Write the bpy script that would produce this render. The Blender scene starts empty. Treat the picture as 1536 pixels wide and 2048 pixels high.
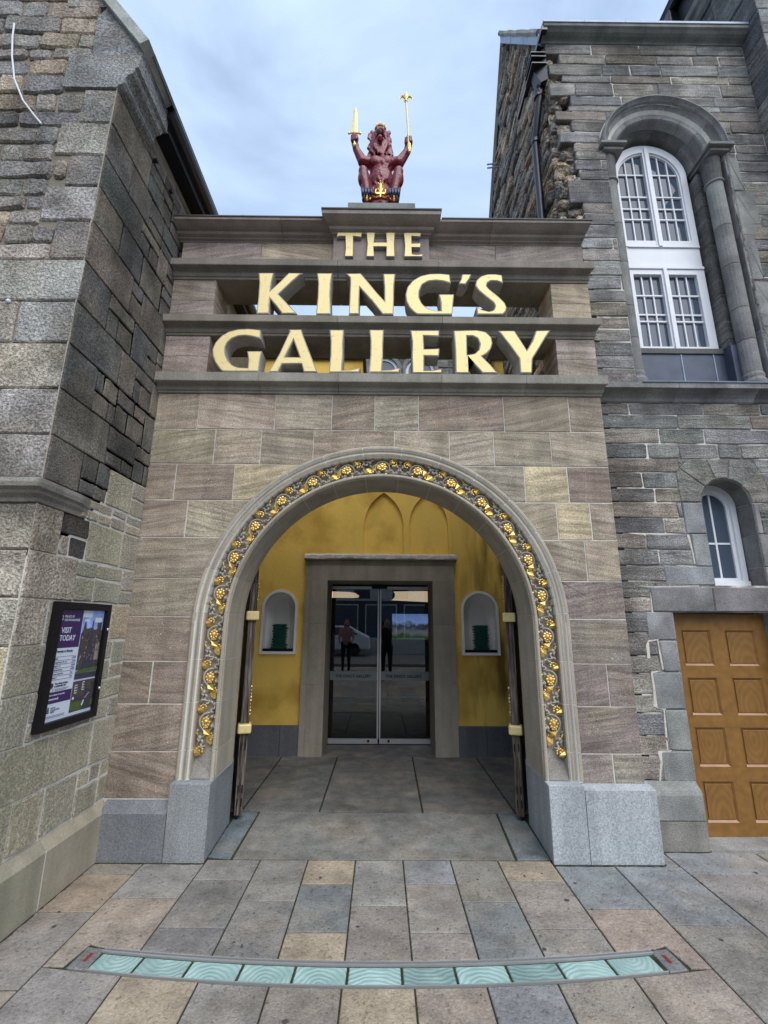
import bpy, bmesh, math, random
from mathutils import Vector, Matrix, noise
S = bpy.context.scene
COL = S.collection
R = math.radians
# ---------------------------------------------------------------- camera
cam = bpy.data.cameras.new('camera'); camo = bpy.data.objects.new('camera', cam); COL.objects.link(camo)
cam.sensor_fit = 'VERTICAL'; cam.sensor_height = 36.0; cam.lens = 916/2048*36
cam.clip_start = 0.05; cam.clip_end = 900
camo.matrix_world = Matrix(((0.99995879, -0.00780235, -0.00464195, 0.0),
                            (-0.0063626, -0.23753723, -0.9713576, 0.0),
                            (0.00647623, 0.97134710, -0.23757708, 1.55),
                            (0, 0, 0, 1)))
S.camera = camo
# ---------------------------------------------------------------- sky
SUN_EL, SUN_AZ = 50.0, 158.0           # azimuth clockwise from +Y: behind the viewer, a little to the right
SKY_STRENGTH = 0.10
w = bpy.data.worlds.new('World'); S.world = w; w.use_nodes = True
nt = w.node_tree; nt.nodes.clear()
def N(t, tree=None, **k):
    n = (tree or nt).nodes.new(t)
    for a, b in k.items(): setattr(n, a, b)
    return n
sky = N('ShaderNodeTexSky', sky_type='NISHITA', sun_disc=False, sun_elevation=R(SUN_EL), sun_rotation=R(SUN_AZ), air_density=1.2, dust_density=1.5, ozone_density=1.5)
tc = N('ShaderNodeTexCoord'); mp = N('ShaderNodeMapping'); mp.inputs['Scale'].default_value = (1.0, 1.0, 2.0)
nz = N('ShaderNodeTexNoise'); nz.inputs['Scale'].default_value = 1.6; nz.inputs['Detail'].default_value = 6; nz.inputs['Roughness'].default_value = .5; nz.inputs['Distortion'].default_value = .9
rp = N('ShaderNodeValToRGB'); rp.color_ramp.elements[0].position = .36; rp.color_ramp.elements[1].position = .66
rp.color_ramp.elements[0].color = (.38,.38,.38,1); rp.color_ramp.elements[1].color = (1,1,1,1)
cl = N('ShaderNodeRGB'); cl.outputs[0].default_value = (4.3, 5.45, 7.2, 1)
mx = N('ShaderNodeMixRGB'); bg = N('ShaderNodeBackground'); bg.inputs[1].default_value = SKY_STRENGTH; ow = N('ShaderNodeOutputWorld')
L = nt.links.new
L(tc.outputs['Generated'], mp.inputs[0]); L(mp.outputs[0], nz.inputs[0]); L(nz.outputs[0], rp.inputs[0]); L(rp.outputs[0], mx.inputs[0])
L(sky.outputs[0], mx.inputs[1]); L(cl.outputs[0], mx.inputs[2]); L(mx.outputs[0], bg.inputs[0]); L(bg.outputs[0], ow.inputs[0])
# ---------------------------------------------------------------- sun behind thin cloud
sd = bpy.data.lights.new('sun', 'SUN'); sd.energy = 1.5; sd.angle = R(60); sd.color = (1.0, .96, .91)
so = bpy.data.objects.new('sun', sd); COL.objects.link(so); so.location = (5, -10, 15)
az, el = R(SUN_AZ), R(SUN_EL)
so.rotation_euler = Vector((-math.sin(az)*math.cos(el), -math.cos(az)*math.cos(el), -math.sin(el))).to_track_quat('-Z', 'Y').to_euler()
# ---------------------------------------------------------------- exposure
S.view_settings.view_transform = 'Standard'; S.view_settings.look = 'None'
S.view_settings.exposure = 0.92; S.view_settings.gamma = 1.0; S.view_settings.use_curve_mapping = False
S.render.engine = 'CYCLES'; S.cycles.max_bounces = 6; S.cycles.transparent_max_bounces = 8

rng = random.Random(7)
# ================================================================= materials
def newmat(name, rough=.85, spec=.3, metal=0.0):
    m = bpy.data.materials.new(name); m.use_nodes = True
    t = m.node_tree; b = t.nodes['Principled BSDF']
    b.inputs['Roughness'].default_value = rough; b.inputs['Specular IOR Level'].default_value = spec; b.inputs['Metallic'].default_value = metal
    return m, t, b
def plain(name, c, rough=.7, spec=.3, metal=0.0, var=.12, nscale=9, bump=.15, bscale=70):
    m, t, b = newmat(name, rough, spec, metal)
    g = N('ShaderNodeNewGeometry', t); n1 = N('ShaderNodeTexNoise', t); n1.inputs['Scale'].default_value = nscale; n1.inputs['Detail'].default_value = 6
    r1 = N('ShaderNodeMapRange', t); r1.inputs[3].default_value = 1-var*2; r1.inputs[4].default_value = 1+var*2
    mc = N('ShaderNodeVectorMath', t, operation='MULTIPLY'); mc.inputs[0].default_value = c
    t.links.new(g.outputs['Position'], n1.inputs[0]); t.links.new(n1.outputs[0], r1.inputs[0]); t.links.new(r1.outputs[0], mc.inputs[1]); t.links.new(mc.outputs[0], b.inputs['Base Color'])
    if bump:
        n2 = N('ShaderNodeTexNoise', t); n2.inputs['Scale'].default_value = bscale; n2.inputs['Detail'].default_value = 4
        bp = N('ShaderNodeBump', t); bp.inputs['Strength'].default_value = bump; bp.inputs['Distance'].default_value = .01
        t.links.new(g.outputs['Position'], n2.inputs[0]); t.links.new(n2.outputs[0], bp.inputs['Height']); t.links.new(bp.outputs[0], b.inputs['Normal'])
    return m
def stone_mat(name, gain=1.0, pit=45, pitdark=.55, bump=.6, patch=None, patchamt=.5, pscale=2.6, streak=0, streakaxis='Y', streakscale=(1.5, 1.5, 22), streaktilt=0.0, streakcol=.55, fine=.25, stain=.3, speck=0, rough=.9, dist=.012, plo=.36, phi=.56, run=.14, soot=0):
    """stone coloured by object colour, with its own cloudy patches, bedding streaks, pits and fine relief"""
    m, t, b = newmat(name, rough, .2)
    lk = t.links.new
    g = N('ShaderNodeNewGeometry', t); oi = N('ShaderNodeObjectInfo', t); g_ = g
    mu = N('ShaderNodeVectorMath', t, operation='SCALE'); cb = N('ShaderNodeCombineXYZ', t)
    lk(oi.outputs['Random'], cb.inputs[0]); lk(oi.outputs['Random'], cb.inputs[1]); lk(oi.outputs['Random'], cb.inputs[2]); lk(cb.outputs[0], mu.inputs[0]); mu.inputs['Scale'].default_value = 41.0
    ad = N('ShaderNodeVectorMath', t, operation='ADD'); lk(g.outputs['Position'], ad.inputs[0]); lk(mu.outputs[0], ad.inputs[1])
    def nse(scale, detail=5, src=None, rgh=.55):
        n = N('ShaderNodeTexNoise', t); n.inputs['Scale'].default_value = scale; n.inputs['Detail'].default_value = detail; n.inputs['Roughness'].default_value = rgh
        lk((src or ad).outputs[0], n.inputs[0]); return n
    def rng_(n, lo, hi, a=0.0, c=1.0):
        r = N('ShaderNodeMapRange', t); r.inputs[1].default_value = a; r.inputs[2].default_value = c; r.inputs[3].default_value = lo; r.inputs[4].default_value = hi
        lk(n.outputs[0], r.inputs[0]); return r
    def mul(c, f):
        v = N('ShaderNodeVectorMath', t, operation='SCALE'); lk(c.outputs[0], v.inputs[0]); lk(f.outputs[0], v.inputs['Scale']); return v
    base = N('ShaderNodeVectorMath', t, operation='SCALE'); lk(oi.outputs['Color'], base.inputs[0]); base.inputs['Scale'].default_value = gain
    c = base
    if patch:
        pn = nse(pscale, 6); pr = rng_(pn, 0, patchamt, .48, .66)
        mxx = N('ShaderNodeMixRGB', t); lk(pr.outputs[0], mxx.inputs[0]); lk(c.outputs[0], mxx.inputs[1]); mxx.inputs[2].default_value = (*patch, 1); c = mxx
    c = mul(c, rng_(nse(4.5, 5), 1-stain, 1+stain, .25, .75))
    # rain streaks and soot that run across the joints
    vs = N('ShaderNodeVectorMath', t, operation='MULTIPLY'); vs.inputs[1].default_value = (7, 7, .7); lk(g.outputs['Position'], vs.inputs[0])
    c = mul(c, rng_(nse(1.0, 6, vs), 1-run, 1+run*.5, .35, .6))
    if soot: c = mul(c, rng_(nse(1.3, 7, g_), 1-soot, 1.08, .38, .52))
    hts = []
    if streak:
        ro = N('ShaderNodeVectorRotate', t, rotation_type='AXIS_ANGLE')
        ro.inputs['Axis'].default_value = (0, 1, 0) if streakaxis == 'Y' else (1, 0, 0)
        an = N('ShaderNodeMapRange', t); an.inputs[3].default_value = -streaktilt; an.inputs[4].default_value = streaktilt
        lk(oi.outputs['Random'], an.inputs[0]); lk(ad.outputs[0], ro.inputs['Vector']); lk(an.outputs[0], ro.inputs['Angle'])
        sc = N('ShaderNodeVectorMath', t, operation='MULTIPLY'); sc.inputs[1].default_value = streakscale; lk(ro.outputs[0], sc.inputs[0])
        sn = nse(1.0, 7, sc, .62); sn.inputs['Distortion'].default_value = .35
        c = mul(c, rng_(sn, 1-streak*streakcol*1.6, 1+streak*.35, .34, .62)); hts.append((sn, .5))
    c = mul(c, rng_(nse(95, 4), 1-fine, 1+fine, .3, .7))
    pv = nse(pit, 3, rgh=.7)
    c = mul(c, rng_(pv, 1-pitdark, 1.0+pitdark*.15, plo, phi))
    if speck:
        vo = N('ShaderNodeTexVoronoi', t); vo.inputs['Scale'].default_value = 26; lk(ad.outputs[0], vo.inputs[0])
        sr = N('ShaderNodeMapRange', t); sr.inputs[1].default_value = .13; sr.inputs[2].default_value = .07; lk(vo.outputs['Distance'], sr.inputs[0])
        v2 = nse(3.0, 2); s2 = rng_(v2, 0, speck, .5, .6); mm = N('ShaderNodeMath', t, operation='MULTIPLY'); lk(sr.outputs[0], mm.inputs[0]); lk(s2.outputs[0], mm.inputs[1])
        mxx = N('ShaderNodeMixRGB', t); lk(mm.outputs[0], mxx.inputs[0]); lk(c.outputs[0], mxx.inputs[1]); mxx.inputs[2].default_value = (.62, .6, .56, 1); c = mxx
    lk(c.outputs[0], b.inputs['Base Color'])
    h = N('ShaderNodeMath', t, operation='ADD'); hp = rng_(pv, 0, 1.0, .3, .6); lk(hp.outputs[0], h.inputs[0]); f2 = nse(14, 4); lk(f2.outputs[0], h.inputs[1])
    for sn, wgt in hts:
        h2 = N('ShaderNodeMath', t, operation='MULTIPLY_ADD'); lk(sn.outputs[0], h2.inputs[0]); h2.inputs[1].default_value = wgt*2; lk(h.outputs[0], h2.inputs[2]); h = h2
    bp = N('ShaderNodeBump', t); bp.inputs['Strength'].default_value = bump; bp.inputs['Distance'].default_value = dist
    lk(h.outputs[0], bp.inputs['Height']); lk(bp.outputs[0], b.inputs['Normal'])
    return m
M = {}
M['old'] = stone_mat('weathered_rubble_stone', soot=.42, gain=1.9, pit=58, pitdark=.46, bump=.9, patch=(.30, .24, .16), patchamt=.42, stain=.35)
M['oldside'] = stone_mat('blackened_ashlar', soot=.42, gain=1.3, pit=66, pitdark=.40, bump=.7, patch=(.22, .175, .12), patchamt=.45, stain=.4)
M['newtan'] = stone_mat('new_tooled_sandstone', gain=1.95, pit=75, pitdark=.30, bump=.9, stain=.14, fine=.15)
M['portal'] = stone_mat('streaked_brown_sandstone', gain=1.7, pit=120, pitdark=.28, bump=.4, patch=(.40, .34, .24), patchamt=.45, streak=.46, streakaxis='Y', streaktilt=.24, streakscale=(2.2, 2.2, 30), speck=1.0, stain=.22)
M['grey'] = stone_mat('grey_bedded_sandstone', soot=.42, gain=1.75, pit=80, pitdark=.35, bump=.8, patch=(.34, .31, .26), patchamt=.45, streak=.45, streakaxis='Y', streaktilt=.05, streakscale=(2.2, 2.2, 30), stain=.34)
M['rubble'] = stone_mat('ragged_rubble', gain=2.6, pit=34, pitdark=.6, bump=1.0, patch=(.42, .30, .19), patchamt=.6, streak=.6, streakaxis='X', streaktilt=.15, streakscale=(3, 2.0, 26), stain=.4, dist=.03)
M['tower'] = stone_mat('tower_stone', gain=1.5, pit=60, pitdark=.4, bump=.8, streak=.6, streakaxis='X', streaktilt=.1, streakscale=(3, 2.0, 26), stain=.3)
M['smooth'] = stone_mat('smooth_dressed_sandstone', gain=1.35, pit=160, pitdark=.14, bump=.18, stain=.12, fine=.12)
M['trim'] = stone_mat('smooth_brown_sandstone', gain=1.3, pit=150, pitdark=.2, bump=.25, stain=.16, fine=.15, patch=(.12, .13, .10), patchamt=.3)
M['greytrim'] = stone_mat('grey_dressed_stone', gain=1.55, pit=110, pitdark=.22, bump=.4, stain=.3, fine=.15, patch=(.10, .10, .10), patchamt=.5)
M['paving'] = stone_mat('paving_stone', gain=1.1, pit=40, pitdark=.45, bump=.35, stain=.18, fine=.22, patch=(.30, .25, .19), patchamt=.4, rough=.75, plo=.30, phi=.43, run=.2, soot=.16)
M['granite'] = stone_mat('grey_granite', gain=1.25, pit=210, pitdark=.34, bump=.15, stain=.10, fine=.30, rough=.55)
M['mortar_buff'] = plain('buff_mortar', (.40, .35, .28), .95, .1, var=.15, nscale=14, bump=.6, bscale=60)
M['mortar_dark'] = plain('grey_lime_mortar', (.24, .21, .17), .95, .1, var=.35, nscale=5, bump=.6, bscale=60)
M['mortar_pale'] = plain('pale_lime_mortar', (.60, .58, .53), .95, .1, var=.18, nscale=9, bump=.6, bscale=60)
def mixed_mortar():
    m, t, b = newmat('patchy_lime_mortar', .95, .1); lk = t.links.new
    g = N('ShaderNodeNewGeometry', t); n = N('ShaderNodeTexNoise', t); n.inputs['Scale'].default_value = 3.2; n.inputs['Detail'].default_value = 6; lk(g.outputs['Position'], n.inputs[0])
    r = N('ShaderNodeValToRGB', t); e = r.color_ramp.elements; e[0].position = .44; e[0].color = (.17, .165, .155, 1); e[1].position = .56; e[1].color = (.66, .63, .57, 1); lk(n.outputs[0], r.inputs[0]); lk(r.outputs[0], b.inputs['Base Color'])
    bp = N('ShaderNodeBump', t); bp.inputs['Strength'].default_value = .6; bp.inputs['Distance'].default_value = .01; n2 = N('ShaderNodeTexNoise', t); n2.inputs['Scale'].default_value = 60; lk(g.outputs['Position'], n2.inputs[0]); lk(n2.outputs[0], bp.inputs['Height']); lk(bp.outputs[0], b.inputs['Normal'])
    return m
M['mortar_mixed'] = mixed_mortar()
M['mortar_white'] = plain('white_joint_mortar', (.60, .60, .57), .95, .1, var=.06, bump=.1)
M['repair'] = plain('white_repair_mortar', (.58, .55, .49), .95, .1, var=.18, nscale=20, bump=.8, bscale=40)
M['joint'] = plain('mossy_joint_and_shade', (.04, .046, .026), .95, .1, var=.5, nscale=25, bump=.8, bscale=50)
M['ground'] = plain('street_stone', (.17, .165, .155), .9, .2, var=.15, nscale=1.5)
M['iron'] = plain('black_painted_iron', (.012, .014, .018), .35, .5, var=.1, bump=.05)
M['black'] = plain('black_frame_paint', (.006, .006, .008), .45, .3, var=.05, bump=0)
M['lead'] = plain('lead_sheet', (.06, .075, .11), .5, .45, metal=.2, var=.2, nscale=7, bump=.2, bscale=12)
M['leadpale'] = plain('pale_lead_sheet', (.30, .36, .46), .5, .45, metal=.1, var=.2, nscale=7, bump=.2, bscale=12)
M['leaddark'] = plain('dark_lead_cap', (.07, .075, .072), .6, .4, var=.2, bump=.2, bscale=20)
M['white'] = plain('white_window_paint', (.74, .76, .80), .45, .4, var=.04, bump=.04)
M['steel'] = plain('brushed_steel', (.62, .64, .66), .38, .5, metal=.7, var=.06, bump=.03)
def wood_mat():
    m, t, b = newmat('weathered_grey_oak', .85, .2); lk = t.links.new
    g = N('ShaderNodeNewGeometry', t); sc = N('ShaderNodeVectorMath', t, operation='MULTIPLY'); sc.inputs[1].default_value = (60, 60, 3.2); lk(g.outputs['Position'], sc.inputs[0])
    n = N('ShaderNodeTexNoise', t); n.inputs['Scale'].default_value = 1.0; n.inputs['Detail'].default_value = 8; n.inputs['Roughness'].default_value = .65; lk(sc.outputs[0], n.inputs[0])
    r = N('ShaderNodeValToRGB', t); e = r.color_ramp.elements; e[0].position = .36; e[0].color = (.03, .024, .02, 1); e[1].position = .66; e[1].color = (.24, .215, .19, 1); em = e.new(.5); em.color = (.095, .075, .062, 1); lk(n.outputs[0], r.inputs[0]); lk(r.outputs[0], b.inputs['Base Color'])
    bp = N('ShaderNodeBump', t); bp.inputs['Strength'].default_value = .7; bp.inputs['Distance'].default_value = .006; lk(n.outputs[0], bp.inputs['Height']); lk(bp.outputs[0], b.inputs['Normal']); return m
M['wood'] = wood_mat()
M['plasterwhite'] = plain('white_niche_plaster', (.82, .83, .82), .8, .2, var=.05, bump=.05)
def gold_mat():
    m, t, b = newmat('gold_leaf', .38, .5, .75)
    g = N('ShaderNodeNewGeometry', t); n = N('ShaderNodeTexNoise', t); n.inputs['Scale'].default_value = 30; n.inputs['Detail'].default_value = 6
    r = N('ShaderNodeValToRGB', t); r.color_ramp.elements[0].position = .32; r.color_ramp.elements[0].color = (.42, .27, .06, 1); r.color_ramp.elements[1].position = .5; r.color_ramp.elements[1].color = (.90, .64, .20, 1)
    t.links.new(g.outputs['Position'], n.inputs[0]); t.links.new(n.outputs[0], r.inputs[0]); t.links.new(r.outputs[0], b.inputs['Base Color'])
    return m
M['gold'] = gold_mat()
def goldpaint():
    m, t, b = newmat('pale_gold_letter_face', .5, .5, .15)
    g = N('ShaderNodeNewGeometry', t); n = N('ShaderNodeTexNoise', t); n.inputs['Scale'].default_value = 26; n.inputs['Detail'].default_value = 8; n.inputs['Roughness'].default_value = .7
    r = N('ShaderNodeValToRGB', t); r.color_ramp.elements[0].position = .33; r.color_ramp.elements[0].color = (.62, .48, .20, 1); r.color_ramp.elements[1].position = .44; r.color_ramp.elements[1].color = (.82, .67, .31, 1)
    t.links.new(g.outputs['Position'], n.inputs[0]); t.links.new(n.outputs[0], r.inputs[0]); t.links.new(r.outputs[0], b.inputs['Base Color'])
    return m
M['goldface'] = goldpaint()
def yellow_mat():
    m, t, b = newmat('ochre_limewash', .9, .15)
    lk = t.links.new
    g = N('ShaderNodeNewGeometry', t)
    sc = N('ShaderNodeVectorMath', t, operation='MULTIPLY'); sc.inputs[1].default_value = (5.5, 1, 1.1); lk(g.outputs['Position'], sc.inputs[0])
    n1 = N('ShaderNodeTexNoise', t); n1.inputs['Scale'].default_value = 1.0; n1.inputs['Detail'].default_value = 7; lk(sc.outputs[0], n1.inputs[0])
    n2 = N('ShaderNodeTexNoise', t); n2.inputs['Scale'].default_value = 2.2; n2.inputs['Detail'].default_value = 9; lk(g.outputs['Position'], n2.inputs[0])
    r1 = N('ShaderNodeValToRGB', t); e = r1.color_ramp.elements; e[0].position = .30; e[0].color = (.58, .36, .07, 1); e[1].position = .52; e[1].color = (.88, .60, .14, 1)
    lk(n2.outputs[0], r1.inputs[0])
    # damp streaks run down the right-hand side
    sx = N('ShaderNodeSeparateXYZ', t); lk(g.outputs['Position'], sx.inputs[0])
    mr = N('ShaderNodeMapRange', t); mr.inputs[1].default_value = .9; mr.inputs[2].default_value = 1.5; mr.inputs[3].default_value = .05; mr.inputs[4].default_value = .85; lk(sx.outputs[0], mr.inputs[0])
    r2 = N('ShaderNodeMapRange', t); r2.inputs[1].default_value = .42; r2.inputs[2].default_value = .62; lk(n1.outputs[0], r2.inputs[0])
    mm = N('ShaderNodeMath', t, operation='MULTIPLY'); lk(mr.outputs[0], mm.inputs[0]); lk(r2.outputs[0], mm.inputs[1])
    mx1 = N('ShaderNodeMixRGB', t); lk(mm.outputs[0], mx1.inputs[0]); lk(r1.outputs[0], mx1.inputs[1]); mx1.inputs[2].default_value = (.13, .085, .03, 1)
    lk(mx1.outputs[0], b.inputs['Base Color'])
    bp = N('ShaderNodeBump', t); bp.inputs['Strength'].default_value = .3; bp.inputs['Distance'].default_value = .01
    n3 = N('ShaderNodeTexNoise', t); n3.inputs['Scale'].default_value = 22; n3.inputs['Detail'].default_value = 5; lk(g.outputs['Position'], n3.inputs[0]); lk(n3.outputs[0], bp.inputs['Height']); lk(bp.outputs[0], b.inputs['Normal'])
    return m
M['yellow'] = yellow_mat()
def glass_mat(name, tint=(.6, .65, .66), ior=1.9, opaque=None):
    m = bpy.data.materials.new(name); m.use_nodes = True; t = m.node_tree; t.nodes.clear()
    o = N('ShaderNodeOutputMaterial', t); f = N('ShaderNodeFresnel', t); f.inputs[0].default_value = ior
    gl = N('ShaderNodeBsdfGlossy', t); gl.inputs['Roughness'].default_value = .01
    tr = N('ShaderNodeBsdfTransparent', t) if opaque is None else N('ShaderNodeBsdfDiffuse', t); tr.inputs[0].default_value = (*(opaque or tint), 1)
    mxs = N('ShaderNodeMixShader', t); t.links.new(f.outputs[0], mxs.inputs[0]); t.links.new(tr.outputs[0], mxs.inputs[1]); t.links.new(gl.outputs[0], mxs.inputs[2]); t.links.new(mxs.outputs[0], o.inputs[0])
    if opaque is not None:   # old panes are never quite flat
        g = N('ShaderNodeNewGeometry', t); n = N('ShaderNodeTexNoise', t); n.inputs['Scale'].default_value = 5; bp = N('ShaderNodeBump', t); bp.inputs['Strength'].default_value = .06; bp.inputs['Distance'].default_value = .02
        t.links.new(g.outputs['Position'], n.inputs[0]); t.links.new(n.outputs[0], bp.inputs['Height']); t.links.new(bp.outputs[0], gl.inputs['Normal'])
    return m
M['doorglass'] = glass_mat('door_glass', (.55, .6, .62), 2.0)
M['pane'] = glass_mat('window_glass', ior=1.42, opaque=(.07, .095, .135))
def oak_mat():
    m, t, b = newmat('grained_orange_oak', .38, .4); lk = t.links.new
    tc = N('ShaderNodeTexCoord', t); oi = N('ShaderNodeObjectInfo', t)
    sc = N('ShaderNodeVectorMath', t, operation='MULTIPLY'); sc.inputs[1].default_value = (19, 19, 9)
    of = N('ShaderNodeCombineXYZ', t); o1 = N('ShaderNodeMapRange', t); o1.inputs[3].default_value = -.05; o1.inputs[4].default_value = .05; o2 = N('ShaderNodeMapRange', t); o2.inputs[3].default_value = .22; o2.inputs[4].default_value = -.12; lk(oi.outputs['Random'], o1.inputs[0]); lk(oi.outputs['Random'], o2.inputs[0]); lk(o1.outputs[0], of.inputs[0]); lk(o2.outputs[0], of.inputs[2]); lk(o1.outputs[0], of.inputs[1])
    oa = N('ShaderNodeVectorMath', t, operation='ADD'); lk(tc.outputs['Object'], oa.inputs[0]); lk(of.outputs[0], oa.inputs[1]); lk(oa.outputs[0], sc.inputs[0])
    n0 = N('ShaderNodeTexNoise', t); n0.inputs['Scale'].default_value = 9; n0.inputs['Detail'].default_value = 3; lk(tc.outputs['Object'], n0.inputs[0])
    wv = N('ShaderNodeTexWave', t, wave_type='RINGS', rings_direction='Y'); wv.inputs['Scale'].default_value = .5; wv.inputs['Distortion'].default_value = 9.0; wv.inputs['Detail'].default_value = 2.5; wv.inputs['Detail Scale'].default_value = .6; lk(sc.outputs[0], wv.inputs[0])
    r = N('ShaderNodeValToRGB', t); r.color_ramp.elements[0].color = (.205, .104, .029, 1); r.color_ramp.elements[1].color = (.243, .126, .037, 1); lk(wv.outputs[0], r.inputs[0])
    ml = N('ShaderNodeMapRange', t); ml.inputs[3].default_value = .7; ml.inputs[4].default_value = 1.3; lk(n0.outputs[0], ml.inputs[0])
    v = N('ShaderNodeVectorMath', t, operation='SCALE'); lk(r.outputs[0], v.inputs[0]); lk(ml.outputs[0], v.inputs['Scale']); lk(v.outputs[0], b.inputs['Base Color'])
    return m
M['oak'] = oak_mat()
M['oakrail'] = plain('orange_oak_rail', (.235, .118, .032), .4, .4, var=.22, nscale=16, bump=.05)
M['bevelpink'] = plain('pale_sill_bevel', (.40, .235, .14), .5, .3, var=.15, bump=.05)  # paler pink tone for the lower bevel of each door panel
def glassblock():
    m, t, b = newmat('aqua_glass_block', .22, .6); lk = t.links.new
    tc = N('ShaderNodeTexCoord', t); oi = N('ShaderNodeObjectInfo', t)
    cb = N('ShaderNodeCombineXYZ', t); mr = N('ShaderNodeMapRange', t); mr.inputs[3].default_value = -.26; mr.inputs[4].default_value = .24; lk(oi.outputs['Random'], mr.inputs[0]); lk(mr.outputs[0], cb.inputs[1])
    ad = N('ShaderNodeVectorMath', t, operation='ADD'); lk(tc.outputs['Object'], ad.inputs[0]); lk(cb.outputs[0], ad.inputs[1])
    wv = N('ShaderNodeTexWave', t, wave_type='RINGS', rings_direction='Z'); wv.inputs['Scale'].default_value = 13; wv.inputs['Distortion'].default_value = 5.0; wv.inputs['Detail'].default_value = 2; lk(ad.outputs[0], wv.inputs[0])
    n = N('ShaderNodeTexNoise', t); n.inputs['Scale'].default_value = 8; n.inputs['Detail'].default_value = 6; lk(ad.outputs[0], n.inputs[0])
    r = N('ShaderNodeValToRGB', t); r.color_ramp.elements[0].position = .35; r.color_ramp.elements[0].color = (.27, .42, .40, 1); r.color_ramp.elements[1].position = .7; r.color_ramp.elements[1].color = (.44, .62, .59, 1)
    mm = N('ShaderNodeMath', t, operation='MULTIPLY_ADD'); mm.inputs[1].default_value = .065; lk(wv.outputs[0], mm.inputs[0]); mn = N('ShaderNodeMath', t, operation='MULTIPLY'); mn.inputs[1].default_value = .85; lk(n.outputs[0], mn.inputs[0]); lk(mn.outputs[0], mm.inputs[2])
    lk(mm.outputs[0], r.inputs[0]); vb = N('ShaderNodeMapRange', t); vb.inputs[3].default_value = .72; vb.inputs[4].default_value = 1.12; lk(oi.outputs['Random'], vb.inputs[0]); vs = N('ShaderNodeVectorMath', t, operation='SCALE'); lk(r.outputs[0], vs.inputs[0]); lk(vb.outputs[0], vs.inputs['Scale']); lk(vs.outputs[0], b.inputs['Base Color'])
    bp = N('ShaderNodeBump', t); bp.inputs['Strength'].default_value = .5; bp.inputs['Distance'].default_value = .004; lk(wv.outputs[0], bp.inputs['Height']); lk(bp.outputs[0], b.inputs['Normal'])
    b.inputs['Coat Weight'].default_value = .3
    return m
M['glassblock'] = glassblock()
M['greenglass'] = plain('dark_green_glass', (.012, .08, .066), .12, .8, var=.4, nscale=30, bump=.3, bscale=30)
M['red'] = plain('crimson_statue_paint', (.165, .004, .013), .34, .5, var=.3, nscale=22, bump=.5, bscale=42)
M['blue'] = plain('dark_blue_claw_paint', (.010, .018, .06), .35, .5, var=.2, bump=.1)
M['reddark'] = plain('dark_mouth_paint', (.03, .004, .006), .6, .3, bump=0)
M['purple'] = plain('purple_print', (.045, .018, .11), .3, .4, var=.02, bump=0)
M['paper'] = plain('white_print', (.66, .72, .84), .3, .4, var=.01, bump=0)
M['ink'] = plain('grey_ink', (.05, .05, .08), .4, .3, var=0, bump=0)
M['skyprint'] = plain('sky_print', (.28, .42, .80), .3, .4, var=.5, nscale=14, bump=0)
M['stoneprint'] = plain('palace_print', (.075, .06, .06), .3, .4, var=.45, nscale=45, bump=0)
M['paleprint'] = plain('pale_stone_print', (.28, .24, .21), .3, .4, var=.4, nscale=40, bump=0)
M['grassprint'] = plain('grass_print', (.075, .12, .03), .3, .4, var=.4, nscale=45, bump=0)
M['strip'] = plain('frosted_band', (.21, .26, .27), .5, .3, var=.05, bump=0)
M['slate'] = plain('roof_slate', (.06, .065, .07), .7, .3, var=.2)
M['redmark'] = plain('red_marking', (.22, .03, .03), .6, .3, bump=0)

# ================================================================= helpers
WL = {}
def put(o, parent=None, label=None, cat=None, group=None, kind=None):
    COL.objects.link(o)
    wl = o.location.copy(); WL[o] = wl
    if parent is not None:
        o.parent = parent; o.matrix_parent_inverse = Matrix.Translation(-WL[parent])
    if label: o['label'] = label
    if cat: o['category'] = cat
    if group: o['group'] = group
    if kind: o['kind'] = kind
    return o
def empty(name, label, cat, loc=(0, 0, 0), group=None, kind=None):
    o = bpy.data.objects.new(name, None); o.empty_display_size = .2; o.location = loc
    return put(o, None, label, cat, group, kind)
def mesh_obj(name, V, F, mat, parent=None, col=None, smooth=False, **k):
    """verts in world space; the object's origin goes to their centre"""
    c = Vector((0, 0, 0))
    for v in V: c += Vector(v)
    c /= len(V)
    me = bpy.data.meshes.new(name); me.from_pydata([tuple(Vector(v)-c) for v in V], [], F); me.update()
    if mat: me.materials.append(M[mat] if isinstance(mat, str) else mat)
    if smooth: me.polygons.foreach_set('use_smooth', [True]*len(me.polygons))
    o = bpy.data.objects.new(name, me); o.location = c
    if col: o.color = (*col, 1)
    return put(o, parent, **k)
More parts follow.
